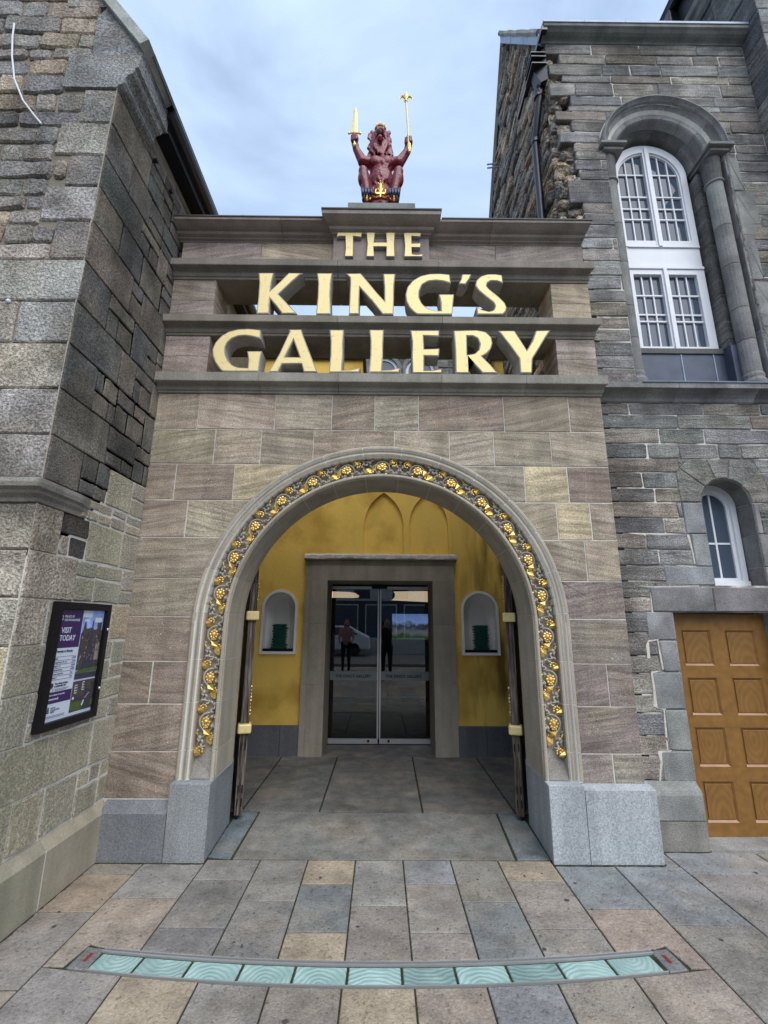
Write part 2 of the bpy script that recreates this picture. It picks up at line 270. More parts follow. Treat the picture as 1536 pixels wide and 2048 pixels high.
class B:
    """collects shapes into one mesh"""
    def __init__(s): s.V = []; s.F = []
    def add(s, V, F):
        n = len(s.V); s.V += [tuple(v) for v in V]; s.F += [tuple(i+n for i in f) for f in F]; return s
    def box(s, x0, x1, y0, y1, z0, z1):
        V = [(x, y, z) for x in (x0, x1) for y in (y0, y1) for z in (z0, z1)]
        return s.add(V, [(0, 1, 3, 2), (4, 6, 7, 5), (0, 4, 5, 1), (2, 3, 7, 6), (0, 2, 6, 4), (1, 5, 7, 3)])
    def tube(s, pts, rad, n=8, cap=True):
        pts = [Vector(p) for p in pts]; k = len(pts)
        if not hasattr(rad, '__len__'): rad = [rad]*k
        up = None; V = []; F = []
        for i, p in enumerate(pts):
            d = (pts[min(i+1, k-1)]-pts[max(i-1, 0)]).normalized()
            if up is None: up = Vector((0, 0, 1)) if abs(d.z) < .9 else Vector((0, 1, 0))
            a = d.cross(up).normalized(); b = a.cross(d).normalized(); up = b
            for j in range(n):
                t = 2*math.pi*j/n; V.append(p+(a*math.cos(t)+b*math.sin(t))*rad[i])
        for i in range(k-1):
            for j in range(n): F.append((i*n+j, i*n+(j+1) % n, (i+1)*n+(j+1) % n, (i+1)*n+j))
        if cap: F.append(tuple(range(n))[::-1]); F.append(tuple((k-1)*n+j for j in range(n)))
        return s.add(V, F)
    def ball(s, c, r, sc=(1, 1, 1), n=8, m=5):
        c = Vector(c); V = [c+Vector((0, 0, r*sc[2]))]; F = []
        for i in range(1, m):
            a = math.pi*i/m
            for j in range(n):
                t = 2*math.pi*j/n; V.append(c+Vector((r*sc[0]*math.sin(a)*math.cos(t), r*sc[1]*math.sin(a)*math.sin(t), r*sc[2]*math.cos(a))))
        V.append(c-Vector((0, 0, r*sc[2]))); e = len(V)-1
        for j in range(n):
            F.append((0, 1+j, 1+(j+1) % n)); F.append((e, e-n+(j+1) % n, e-n+j))
            for i in range(m-2): F.append((1+i*n+j, 1+(i+1)*n+j, 1+(i+1)*n+(j+1) % n, 1+i*n+(j+1) % n))
        return s.add(V, F)
    def loft(s, rings, closed=True, caps=True):
        n = len(rings[0]); V = [v for r in rings for v in r]; F = []
        for i in range(len(rings)-1):
            for j in range(n if closed else n-1): F.append((i*n+j, i*n+(j+1) % n, (i+1)*n+(j+1) % n, (i+1)*n+j))
        if caps: F.append(tuple(range(n))[::-1]); F.append(tuple((len(rings)-1)*n+j for j in range(n)))
        return s.add(V, F)
    def build(s, name, mat, parent=None, col=None, smooth=False, **k):
        return mesh_obj(name, s.V, s.F, mat, parent, col, smooth, **k)
def bx(name, mat, parent, x0, x1, y0, y1, z0, z1, col=None, bev=0, **k):
    o = B().box(x0, x1, y0, y1, z0, z1).build(name, mat, parent, col, **k)
    if bev:
        m = o.modifiers.new('bevel', 'BEVEL'); m.width = bev; m.segments = 2; m.limit_method = 'ANGLE'
    return o
# frames: (origin, U, V, N) with N = U x V
def frY(y): return (Vector((0, y, 0)), Vector((1, 0, 0)), Vector((0, 0, 1)), Vector((0, -1, 0)))
def frXr(x): return (Vector((x, 0, 0)), Vector((0, 1, 0)), Vector((0, 0, 1)), Vector((1, 0, 0)))
def frXl(x): return (Vector((x, 0, 0)), Vector((0, -1, 0)), Vector((0, 0, 1)), Vector((-1, 0, 0)))
def frZ(z): return (Vector((0, 0, z)), Vector((1, 0, 0)), Vector((0, 1, 0)), Vector((0, 0, 1)))
def W(fr, u, v, n=0.0): return fr[0]+fr[1]*u+fr[2]*v+fr[3]*n
def area(p): return sum(p[i][0]*p[(i+1) % len(p)][1]-p[(i+1) % len(p)][0]*p[i][1] for i in range(len(p)))/2
def dedupe(p, e=.002):
    q = []
    for a in p:
        if not q or math.hypot(a[0]-q[-1][0], a[1]-q[-1][1]) > e: q.append(a)
    if len(q) > 1 and math.hypot(q[0][0]-q[-1][0], q[0][1]-q[-1][1]) <= e: q.pop()
    return q
def inset(p, d):
    n = len(p); out = []
    for i in range(n):
        a, b, c = p[i-1], p[i], p[(i+1) % n]
        e1 = (b[0]-a[0], b[1]-a[1]); e2 = (c[0]-b[0], c[1]-b[1]); l1 = math.hypot(*e1) or 1; l2 = math.hypot(*e2) or 1
        nx = -e1[1]/l1-e2[1]/l2; ny = e1[0]/l1+e2[0]/l2; l = math.hypot(nx, ny) or 1
        cs = max(.55, l/2); out.append((b[0]+nx/l*d/cs, b[1]+ny/l*d/cs))
    return out
def stone(name, fr, poly, mat, parent, col, depth=.05, proud=0.0, bev=.006, tilt=0.0, rnd=None, **k):
    p = dedupe(poly)
    if len(p) < 3: return None
    if area(p) < 0: p = p[::-1]
    if area(p) < .0004: return None
    q = inset(p, bev); n = len(p)
    cu = sum(a for a, b in p)/n; cv = sum(b for a, b in p)/n
    tu, tv = ((rnd or rng).uniform(-tilt, tilt), (rnd or rng).uniform(-tilt, tilt)) if tilt else (0, 0)
    V = [W(fr, a, b, -depth) for a, b in p]+[W(fr, a, b, proud-bev) for a, b in p]+[W(fr, a, b, proud+(a-cu)*tu+(b-cv)*tv) for a, b in q]
    F = [(i, (i+1) % n, n+(i+1) % n, n+i) for i in range(n)]+[(n+i, n+(i+1) % n, 2*n+(i+1) % n, 2*n+i) for i in range(n)]+[tuple(range(2*n, 3*n))]
    return mesh_obj(name, V, F, mat, parent, col, **k)
def rectpoly(u0, u1, v0, v1, g=.004, ch=.006, jit=.0, r=rng, mids=False):
    u0 += g; u1 -= g; v0 += g; v1 -= g
    ch = min(ch, (u1-u0)*.35, (v1-v0)*.35)
    P = [(u0+ch, v0), (u1-ch, v0), (u1, v0+ch), (u1, v1-ch), (u1-ch, v1), (u0+ch, v1), (u0, v1-ch), (u0, v0+ch)]
    if mids:
        P = [P[0], ((u0*2+u1)/3, v0), ((u0+u1*2)/3, v0), P[1], P[2], P[3], P[4], ((u0+u1*2)/3, v1), ((u0*2+u1)/3, v1), P[5], P[6], P[7]]
    if jit: P = [(a+r.uniform(-jit, jit), b+r.uniform(-jit, jit)) for a, b in P]
    return P
def arched(cx, hw, z0, zs, g=0.0, n=24):
    """closed boundary of an arched opening, anticlockwise; with side lines and semicircle"""
    r = hw+g; P = [(cx-r, z0-g), (cx+r, z0-g)]
    P += [(cx+r*math.cos(math.pi*i/n), zs+r*math.sin(math.pi*i/n)) for i in range(n+1)]
    return P
def inside_conv(P, a, b):
    for i in range(len(P)):
        x0, y0 = P[i]; x1, y1 = P[(i+1) % len(P)]
        if (x1-x0)*(b-y0)-(y1-y0)*(a-x0) < -1e-9: return False
    return True
def cut(poly, H):
    """polygon minus a convex opening H (one crossing interval)"""
    P = []
    n = len(poly)
    for i in range(n):
        a, b = poly[i], poly[(i+1) % n]; k = max(1, int(math.hypot(b[0]-a[0], b[1]-a[1])/.006))
        P += [((a[0]+(b[0]-a[0])*j/k), (a[1]+(b[1]-a[1])*j/k), j == 0) for j in range(k)]
    ins = [inside_conv(H, x, y) for x, y, _ in P]
    if not any(ins): return poly
    if all(ins): return None
    m = len(P); st = next(i for i in range(m) if not ins[i] and ins[i-1])
    Q = [P[(st+i) % m] for i in range(m)]; I = [ins[(st+i) % m] for i in range(m)]
    # dense boundary of H with parameter
    D = []
    for i in range(len(H)):
        a, b = H[i], H[(i+1) % len(H)]; k = max(1, int(math.hypot(b[0]-a[0], b[1]-a[1])/.012))
        D += [((a[0]+(b[0]-a[0])*j/k), (a[1]+(b[1]-a[1])*j/k)) for j in range(k)]
    near = lambda q: min(range(len(D)), key=lambda i: (D[i][0]-q[0])**2+(D[i][1]-q[1])**2)
    out = []
    i = 0
    while i < m:
        if not I[i]:
            if Q[i][2] or I[i-1] or (i+1 < m and I[i+1]) or i == 0 or i == m-1: out.append((Q[i][0], Q[i][1]))
            i += 1
        else:
            j = i
            while j < m and I[j]: j += 1
            a = near(Q[i]); b = near(Q[j-1]); L_ = len(D)
            s1 = (a-b) % L_; path = [D[(a-t) % L_] for t in range(0, s1+1, 3)]+[D[b]]
            out += path; i = j
    return dedupe(out, .004)
def holed(name, fr, outer, holes, mat, parent, n0, n1, col=None, offset=0.0, **k):
    """flat plate with holes, between heights n0 and n1 along the frame normal"""
    cu = bpy.data.curves.new(name, 'CURVE'); cu.dimensions = '2D'; cu.fill_mode = 'BOTH'; cu.extrude = (n1-n0)/2; cu.offset = offset
    for P in [outer]+list(holes):
        sp = cu.splines.new('POLY'); sp.points.add(len(P)-1); sp.use_cyclic_u = True
        for q, (a, b) in zip(sp.points, P): q.co = (a, b, 0, 1)
    tmp = bpy.data.objects.new('tmp', cu); me = bpy.data.meshes.new_from_object(tmp)
    V = [W(fr, v.co.x, v.co.y, (n0+n1)/2+v.co.z) for v in me.vertices]; F = [tuple(p.vertices) for p in me.polygons]
    bpy.data.objects.remove(tmp); bpy.data.meshes.remove(me); bpy.data.curves.remove(cu)
    return mesh_obj(name, V, F, mat, parent, col, **k)
def text(name, s, fr, u, v, size, mat, parent, n=0.001, align='LEFT', shear=0.0, sx=1.0, space=1.0, thick=.0004, bold=0.0):
    cu = bpy.data.curves.new(name, 'FONT'); cu.body = s; cu.size = size; cu.align_x = align; cu.extrude = thick; cu.shear = shear; cu.space_character = space; cu.resolution_u = 2; cu.offset = bold
    tmp = bpy.data.objects.new('tmp', cu); me = bpy.data.meshes.new_from_object(tmp)
    V = [W(fr, u+p.co.x*sx, v+p.co.y, n+p.co.z) for p in me.vertices]; F = [tuple(p.vertices) for p in me.polygons]
    bpy.data.objects.remove(tmp); bpy.data.meshes.remove(me); bpy.data.curves.remove(cu)
    return mesh_obj(name, V, F, mat, parent)
def sweepX(name, prof, x0, x1, mat, parent, col=None, **k):
    """profile of (y, z) points, drawn along X"""
    b = B(); b.loft([[(x0, y, z) for y, z in prof], [(x1, y, z) for y, z in prof]]); return b.build(name, mat, parent, col, **k)
def vary(c, r=rng, a=.12, hue=.03):
    f = 1+r.uniform(-a, a); return tuple(max(.01, x*f*(1+r.uniform(-hue, hue))) for x in c)
def courses(u0, u1, z0, z1, wmin, wmax, r, joints=None):
    out = []; u = u0
    if joints is not None:
        e = [u0]+[j for j in joints if u0 < j < u1]+[u1]; return [(e[i], e[i+1], z0, z1) for i in range(len(e)-1)]
    while u < u1-1e-4:
        w_ = r.uniform(wmin, wmax)
        if u1-(u+w_) < wmin*.6: w_ = u1-u
        out.append((u, min(u+w_, u1), z0, z1)); u += w_
    return out

# ================================================================= ground and paving
g = B().box(-150, 150, -150, 150, -.5, -.032).build('ground', 'ground', kind='structure')
pv = bx('pavement', 'joint', None, -8, 8, -6, 6.7, -.03, -.007, kind='structure')
xs = [-1.885, -1.56, -1.16, -.80, -.48, -.16, .16, .48, .80, 1.16, 1.56, 2.0]
top = [3.51, 3.51, 3.565, 3.565, 3.565, 3.565, 3.565, 3.565, 3.565, 3.495, 3.495]
crossj = [[3.38, 2.98, 2.43], [3.116, 2.57], [3.31, 2.85], [3.092], [3.27, 2.817], [3.05], [3.273, 2.817], [3.089], [3.312, 2.85], [3.027, 2.57], [2.885]]
G_, Bl, Pk, Tn, Br = (.215, .205, .188), (.19, .198, .20), (.25, .21, .178), (.27, .225, .168), (.23, .205, .178)
cols = [[Br, Tn, G_, Pk], [G_, Pk, G_], [G_, (.17, .165, .15), (.15, .148, .14)], [G_, (.16, .158, .15)], [Tn, (.14, .15, .15), Tn], [G_, (.19, .175, .155)], [Bl, Br, Br], [(.20, .185, .16), Bl], [Tn, Br, G_], [Bl, Pk, Pk], [Bl, G_]]
# the glass strip: an arc, bulging towards the viewer
cen, Rin, Rout = (0, 9.75), 7.15, 7.285        # top edge y = cy - sqrt(R^2 - x^2)
def arcY(x, Rr, cy=None):
    return (cen[1] if cy is None else cy)-math.sqrt(Rr*Rr-x*x)
def stripcut(poly):
    H = [(x, arcY(x, Rin+.022)) for x in (1.43, 1.2, .9, .6, .3, 0, -.3, -.6, -.9, -1.2, -1.43)]
    H2 = [(x, arcY(x, Rout+.012)) for x in (-1.44, -1.2, -.9, -.6, -.3, 0, .3, .6, .9, 1.2, 1.44)]
    return H2[:1] and H
def strip_top(x): return 2.598+.050*x*x if abs(x) < 1.46 else None
def strip_bot(x): return 2.452+.052*x*x if abs(x) < 1.46 else None
def slab(x0, x1, y0, y1, c, z=0.0, rot=None, **k):
    gp = .004
    x0 += gp; x1 -= gp; y0 += gp+.0015; y1 -= gp+.0015
    P = [(x0, y0), (x1, y0), (x1, y1), (x0, y1)]
    return stone('paving_slab', frZ(z), P, 'paving', pv, vary(c, a=.06, hue=.02), depth=.03, bev=.003, tilt=.004)
def slabpoly(P, c): return stone('paving_slab', frZ(0), inset(P, .004), 'paving', pv, vary(c, a=.06, hue=.02), depth=.03, bev=.003, tilt=.003)
ENDX = 1.445
for i in range(11):
    x0, x1 = xs[i], xs[i+1]; ys = [top[i]]+crossj[i]; cc = cols[i]
    js = ys[:]
    if i == 0: js = ys+[1.95, 1.3, .7, .1]
    elif i == 10: js = ys+[2.1, 1.4, .8]
    elif i in (1, 9): js = [y for y in ys if y > 2.6]+['s']+[1.95, 1.25, .5]
    else: js = ys+['s']+([1.9, 1.1, .3] if i % 2 else [2.05, 1.4, .6])
    k = 0; cur = js[0]; rest = js[1:]
    while rest:
        nx = rest.pop(0); c = cc[k] if k < len(cc) else rng.choice([G_, Pk, Br, Tn, Bl, G_, (.2, .165, .14)]); k += 1
        if nx == 's':
            if 2 <= i <= 8:
                n = 5; xx = [x0+(x1-x0)*t/n for t in range(n+1)]
                slabpoly([(x, strip_top(x)+.012) for x in xx]+[(x1, cur), (x0, cur)], c)
                nb = rest.pop(0); c = rng.choice([G_, Pk, Br, Tn, Bl])
                slabpoly([(x0, nb), (x1, nb)]+[(x, strip_bot(x)-.006) for x in xx[::-1]], c)
                cur = nb; continue
            sg = -1 if i == 1 else 1; xin = x1 if i == 1 else x0; xo = x0 if i == 1 else x1
            xe = sg*ENDX; ym = 2.57
            # large slab notched round the end of the strip, then the next one below
            tx = [xin+(xe-xin)*t/4 for t in range(5)]
            P = [(xin, cur), (xo, cur), (xo, ym), (xe+sg*.012, ym), (xe-sg*.02, strip_top(xe)+.02)]+[(x, strip_top(x)+.012) for x in tx[::-1][1:]]
            if area(P) < 0: P = P[::-1]
            slabpoly(P, c)
            nb = rest.pop(0)
            P = [(xo, ym), (xo, nb), (xin, nb)]+[(x, strip_bot(x)-.006) for x in tx]
            if area(P) < 0: P = P[::-1]
            slabpoly(P, Pk if i == 9 else G_); cur = nb; continue
        slab(x0, x1, nx, cur, c); cur = nx
# pieces by the right-hand building and further out
slab(2.0, 2.64, 3.40, 3.71, Bl); slabpoly([(1.9, 3.5), (1.998, 3.5), (1.998, 3.71), (1.9, 3.71)], Bl)
slabpoly([(2.003, 2.80), (2.762, 2.80), (2.762, 3.402), (2.003, 3.402)], G_)
slab(2.64, 3.9, 3.40, 3.68, Br); slab(3.91, 5.0, 2.8, 3.68, G_); slab(3.91, 5, 1.95, 2.79, Br); slab(3.71, 4.6, 1.2, 1.94, G_); slab(3.91, 5, 3.69, 3.8, G_); slab(2.76, 3.9, 2.80, 3.39, G_); slab(2.0, 2.9, 1.95, 2.79, (.165, .165, .155)); slab(2.9, 3.9, 1.95, 2.79, Br)
for (x0, x1, y0, y1) in [(2.0, 2.8, 1.1, 1.95), (2.8, 3.7, 1.2, 1.95), (2.0, 3.0, .3, 1.1), (-2.7, -1.89, 1.7, 2.4), (-2.7, -1.89, .9, 1.7), (-3.5, -2.7, 1.3, 2.4), (-2.9, -1.89, .1, .9), (3.0, 4.0, .3, 1.2), (1.16, 2.0, -.4, .3)]:
    slab(x0, x1, y0, y1, rng.choice([G_, Pk, Br, Bl]))
for iy, y in enumerate([-4.6, -3.7, -2.8, -1.9, -1.0, -.15]):
    x = -4.2+(iy % 2)*.4
    while x < 4.2: slab(x, x+.8, y, y+.85, rng.choice([G_, Pk, Br, G_])); x += .8
# threshold and passage
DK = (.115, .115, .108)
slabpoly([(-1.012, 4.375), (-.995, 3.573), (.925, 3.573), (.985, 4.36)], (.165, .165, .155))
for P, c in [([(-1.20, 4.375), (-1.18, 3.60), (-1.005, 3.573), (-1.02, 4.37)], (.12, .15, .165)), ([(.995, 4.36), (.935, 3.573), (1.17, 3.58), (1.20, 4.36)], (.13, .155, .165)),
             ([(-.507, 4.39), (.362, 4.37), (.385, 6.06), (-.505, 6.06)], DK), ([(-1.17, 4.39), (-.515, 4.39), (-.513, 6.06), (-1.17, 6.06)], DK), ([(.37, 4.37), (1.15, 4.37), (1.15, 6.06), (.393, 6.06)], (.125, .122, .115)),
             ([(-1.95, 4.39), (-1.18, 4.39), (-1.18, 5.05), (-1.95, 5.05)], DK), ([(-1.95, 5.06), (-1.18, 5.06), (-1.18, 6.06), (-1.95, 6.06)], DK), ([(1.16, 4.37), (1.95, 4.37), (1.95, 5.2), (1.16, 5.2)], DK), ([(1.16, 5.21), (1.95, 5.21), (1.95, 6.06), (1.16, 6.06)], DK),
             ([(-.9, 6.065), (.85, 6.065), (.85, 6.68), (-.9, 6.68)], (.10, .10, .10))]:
    slabpoly(P, c)
# dropped gum, drips and small stains on the slabs
rs_ = random.Random(77); b = B()
for k in range(70):
    cx_, cy_, rr = rs_.uniform(-1.8, 2.6), rs_.uniform(1.9, 3.5), rs_.choice((.004, .006, .009, .014)); n = 9; z = .0022
    if abs(cx_) < 1.45 and strip_bot(cx_)-.03 < cy_ < strip_top(cx_)+.03: continue
    el_ = rs_.uniform(.5, 1.3); b.add([(cx_+rr*rs_.uniform(.6, 1.2)*math.cos(t*2*math.pi/n)*el_, cy_+rr*rs_.uniform(.6, 1.2)*math.sin(t*2*math.pi/n), z) for t in range(n)], [tuple(range(n))])
M['gum'] = plain('dark_spots', (.07, .068, .065), .8, .2, bump=0); b.build('spots', 'gum', pv, kind='stuff')
# dark ragged strips: contact shade and grime put into colour along wall feet
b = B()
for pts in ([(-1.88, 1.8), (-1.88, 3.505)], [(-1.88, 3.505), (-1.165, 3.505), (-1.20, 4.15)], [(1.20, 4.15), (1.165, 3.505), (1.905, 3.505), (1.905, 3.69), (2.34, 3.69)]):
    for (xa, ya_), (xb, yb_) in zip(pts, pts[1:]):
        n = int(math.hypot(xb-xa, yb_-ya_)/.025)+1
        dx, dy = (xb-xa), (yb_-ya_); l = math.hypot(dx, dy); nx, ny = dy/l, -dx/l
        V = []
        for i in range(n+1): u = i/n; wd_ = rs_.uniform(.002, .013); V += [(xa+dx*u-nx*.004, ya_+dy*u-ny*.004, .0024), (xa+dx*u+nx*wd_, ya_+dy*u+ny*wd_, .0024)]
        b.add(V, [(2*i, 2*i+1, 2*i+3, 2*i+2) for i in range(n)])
b.build('contact_shade_grime', 'joint', pv, kind='stuff')
# ---- glass strip set in the paving
gs = empty('pavement_light', 'curved strip of aqua glass blocks in a steel frame, set in the paving', 'glass strip', (0, 2.5, 0))
bx_ = []
xx = [-1.34+2.68*t/40 for t in range(41)]
B().loft([[(x, strip_top(x)+dy, z) for dy, z in [(.008, -.03), (.008, .003), (.002, .003), (.002, -.03)]] for x in xx]).build('frame_edge', 'steel', gs)
B().loft([[(x, strip_top(x)+dy, z) for dy, z in [(-.008, -.03), (-.008, .002), (-.017, .002), (-.017, -.03)]] for x in xx]).build('frame_edge', 'steel', gs)
B().loft([[(x, strip_bot(x)+dy, z) for dy, z in [(.006, -.03), (.006, .003), (-.001, .003), (-.001, -.03)]] for x in xx]).build('frame_edge', 'steel', gs)
B().loft([[(x, strip_top(x)-.01, -.028), (x, strip_top(x)-.01, -.024), (x, strip_bot(x), -.024), (x, strip_bot(x), -.028)] for x in xx]).build('bed', 'iron', gs)
edges = [-1.333, -1.118, -.876, -.631, -.384, -.140, .108, .353, .596, .842, 1.086, 1.318]
for a, b in zip(edges, edges[1:]):
    a += .006; b -= .006
    P = [(a*1.012+.0, strip_bot(a)+.008), (b*1.012, strip_bot(b)+.008), (b, strip_top(b)-.026), ((a+b)/2, strip_top((a+b)/2)-.026), (a, strip_top(a)-.026)]
    stone('glass_block', frZ(-.002), P, 'glassblock', gs, (1, 1, 1), depth=.022, bev=.004)
for sg in (-1, 1):
    P = [(sg*1.345, strip_bot(1.345)), (sg*1.44, strip_bot(1.42)+.004), (sg*1.425, strip_top(1.41)+.004), (sg*1.335, strip_top(1.335))]
    ep = stone('end_plate', frZ(.001), P, 'granite', gs, (.17, .17, .17), depth=.025, bev=.003)
    P = [(sg*1.375, 2.60), (sg*1.392, 2.60), (sg*1.386, 2.655), (sg*1.369, 2.655)]
    stone('red_mark', frZ(.003), P, 'redmark', ep, (1, 1, 1), depth=.003, bev=.0005)

# ================================================================= gateway
gw = empty('gateway', 'brown sandstone gateway with a round arch, carved gilded archivolt and two open slots above', 'gateway', (0, 3.6, 0))
YW = 3.60; YB = 4.02; PX = 1.885; ZC = 1.55; RO = 1.44; RI = 1.17
# core with mortar face
archp = [(RO*math.cos(math.pi*i/40), ZC+RO*math.sin(math.pi*i/40)) for i in range(41)]
core = [(RO, .30)]+archp+[(-RO, .30), (-1.94, .30), (-1.94, 3.47), (PX-.004, 3.47), (PX-.004, .30)]
holed('wall_core', frY(YW), core, [], 'mortar_pale', gw, -(YB-YW), -.004)
H = arched(0, RO, -1, ZC, .004, 60)
rows = [(3.14, 3.47, [-1.57, -.917, -.434, -.066, .307, 1.037, 1.597]), (2.83, 3.14, [-1.405, -1.017, -.578, .10, .564, .938, 1.418]), (2.52, 2.83, [-1.697, -1.219, 0, 1.177, 1.532]),
        (2.21, 2.52, [-1.573, 0, 1.419, 1.69]), (1.885, 2.21, [0, 1.62]), (1.595, 1.885, [0]), (1.27, 1.595, [0]), (.97, 1.27, [-1.70, 0, 1.694]), (.655, .97, [0]), (.44, .655, [0, 1.67])]
PC = [(.25, .215, .165), (.225, .192, .15), (.27, .235, .18), (.215, .178, .142), (.26, .225, .17), (.24, .20, .158)]
for k, (z0, z1, js) in enumerate(rows):
    for (a, b, c, d) in courses(-1.934, PX, z0, z1, .4, .7, rng, js):
        zz0 = c
        if k == 9 and (a+b)/2 < 0: zz0 = .35
        P = rectpoly(a, b, zz0, d, rng.choice((.0028, .0035, .0048)), .003)
        P = cut(P, H)
        if not P: continue
        col = vary(rng.choice(PC), a=.12)
        if d < 1.6: col = vary((.19, .158, .13) if a < 0 else (.195, .165, .145), a=.14)
        if (k, round(a, 2)) in ((2, -1.22), (2, 1.18)) or (k == 3 and a > 1.4 and a < 1.6): col = (.36, .30, .20)
        if k in (5, 7, 8) and a >= 0: col = (.18, .148, .135)
        stone('wall_stone', frY(YW), P, 'portal', gw, col, depth=.05, bev=.003, proud=rng.uniform(-.001, .002))
# side face of the gateway toward the right (thin)
# archivolt profile (r, y)
prof = [(1.442, YB), (1.442, 3.588), (1.432, 3.581), (1.418, 3.581), (1.410, 3.588), (1.405, 3.600), (1.396, 3.603), (1.388, 3.598), (1.383, 3.588), (1.374, 3.583), (1.365, 3.586), (1.358, 3.594), (1.352, 3.599), (1.346, 3.600), (1.344, 3.668),
        (1.206, 3.668), (1.204, 3.606), (1.198, 3.599), (1.188, 3.598), (1.181, 3.602), (1.177, 3.612), (RI, 3.620), (RI, YB)]
def ring(angs, pr, parent, name, mat, col, zc=ZC, **k):
    b = B(); b.loft([[(-r*math.cos(t), y, zc+r*math.sin(t)) for r, y in pr] for t in angs]); return b.build(name, mat, parent, col, **k)
VC = (.30, .268, .212)
a0s = [3.6+13.3*i for i in range(7)]+[180-3.6-13.3*i for i in range(6, -1, -1)]
a0s = sorted(a0s); g_ = .0034/1.3
bounds = [0.0]+a0s+[180.0]
# straight jambs and arch voussoirs, white joints between
def straight(sg, z0, z1, pr, name, mat, col):
    b = B(); b.loft([[(sg*r, y, z) for r, y in (pr if sg < 0 else pr)] for z in (z0, z1)]); return b.build(name, mat, gw, col)
for a, b in zip(a0s, a0s[1:]):
    ring([R(a)+g_+(R(b)-R(a)-2*g_)*t/7 for t in range(8)], prof, gw, 'voussoir', 'smooth', vary(VC, a=.05, hue=.01))
shr = [(r+(.0035 if r < 1.2 else (-.0035 if r > 1.35 else 0)), y+(.003 if y < 3.9 else -.003)) for r, y in prof]
ring([math.pi*t/60 for t in range(61)], shr, gw, 'arch_joint', 'mortar_white', (1, 1, 1))
z_top = ZC+1.3*math.sin(R(3.6))
for sg in (-1, 1):
    # short piece under the springing follows the first few degrees
    ang = [R(3.6)*t/2 for t in range(3)]
    if sg < 0: ring([0+0.0]+[R(3.6)-g_], prof, gw, 'voussoir', 'smooth', VC)
    else: ring([math.pi-R(3.6)+g_, math.pi], prof, gw, 'voussoir', 'smooth', VC)
    zs = [1.55, 1.285, .985, .665, .478]
    for zb, zt in zip(zs[1:], zs[:-1]):
        gg = .0034
        straight(sg, zb+gg, zt-(gg if zt < 1.5 else 0), prof, 'jamb_stone', 'smooth', vary(VC, a=.05, hue=.01))
    straight(sg, .47, 1.55, shr, 'arch_joint', 'mortar_white', (1, 1, 1))
    # sloped stop at the foot of the carved hollow
    V = [(sg*1.345, 3.600, .478), (sg*1.172, 3.608, .478), (sg*1.344, 3.664, .60), (sg*1.204, 3.664, .765), (sg*1.345, 3.70, .478), (sg*1.172, 3.70, .478), (sg*1.178, 3.612, .70), (sg*1.344, 3.70, .60), (sg*1.204, 3.70, .765)]
    mesh_obj('stop_stone', V, [(0, 1, 6, 3, 2), (4, 7, 8, 5), (0, 2, 7, 4), (2, 3, 8, 7), (1, 5, 8, 3, 6), (0, 4, 5, 1)], 'greytrim', gw, (.20, .19, .17))
# granite plinths; darker colour on the left paints in shade from the house
def gran(P, y0, y1, z0, z1, col, bev=.003):
    b = B(); b.loft([[(x, y, z0) for x, y in P], [(x, y, z1) for x, y in P]]); o = b.build('granite_block', 'granite', gw, col)
    m = o.modifiers.new('bevel', 'BEVEL'); m.width = bev; m.limit_method = 'ANGLE'; return o
GC = (.33, .355, .37)
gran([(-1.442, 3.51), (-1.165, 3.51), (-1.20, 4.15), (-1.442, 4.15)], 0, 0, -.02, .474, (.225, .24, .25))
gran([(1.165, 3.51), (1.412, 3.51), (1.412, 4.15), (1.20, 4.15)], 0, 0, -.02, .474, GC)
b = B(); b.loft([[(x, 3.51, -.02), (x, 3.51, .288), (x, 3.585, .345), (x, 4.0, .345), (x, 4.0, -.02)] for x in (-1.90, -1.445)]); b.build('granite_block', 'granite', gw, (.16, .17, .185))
b = B(); b.loft([[(x, 3.51, -.02), (x, 3.51, .444), (x, 3.585, .462 if x > 0 else .44), (x, 3.70, .462), (x, 3.70, -.02)] for x in (1.415, 1.905)]); b.build('granite_block', 'granite', gw, GC)
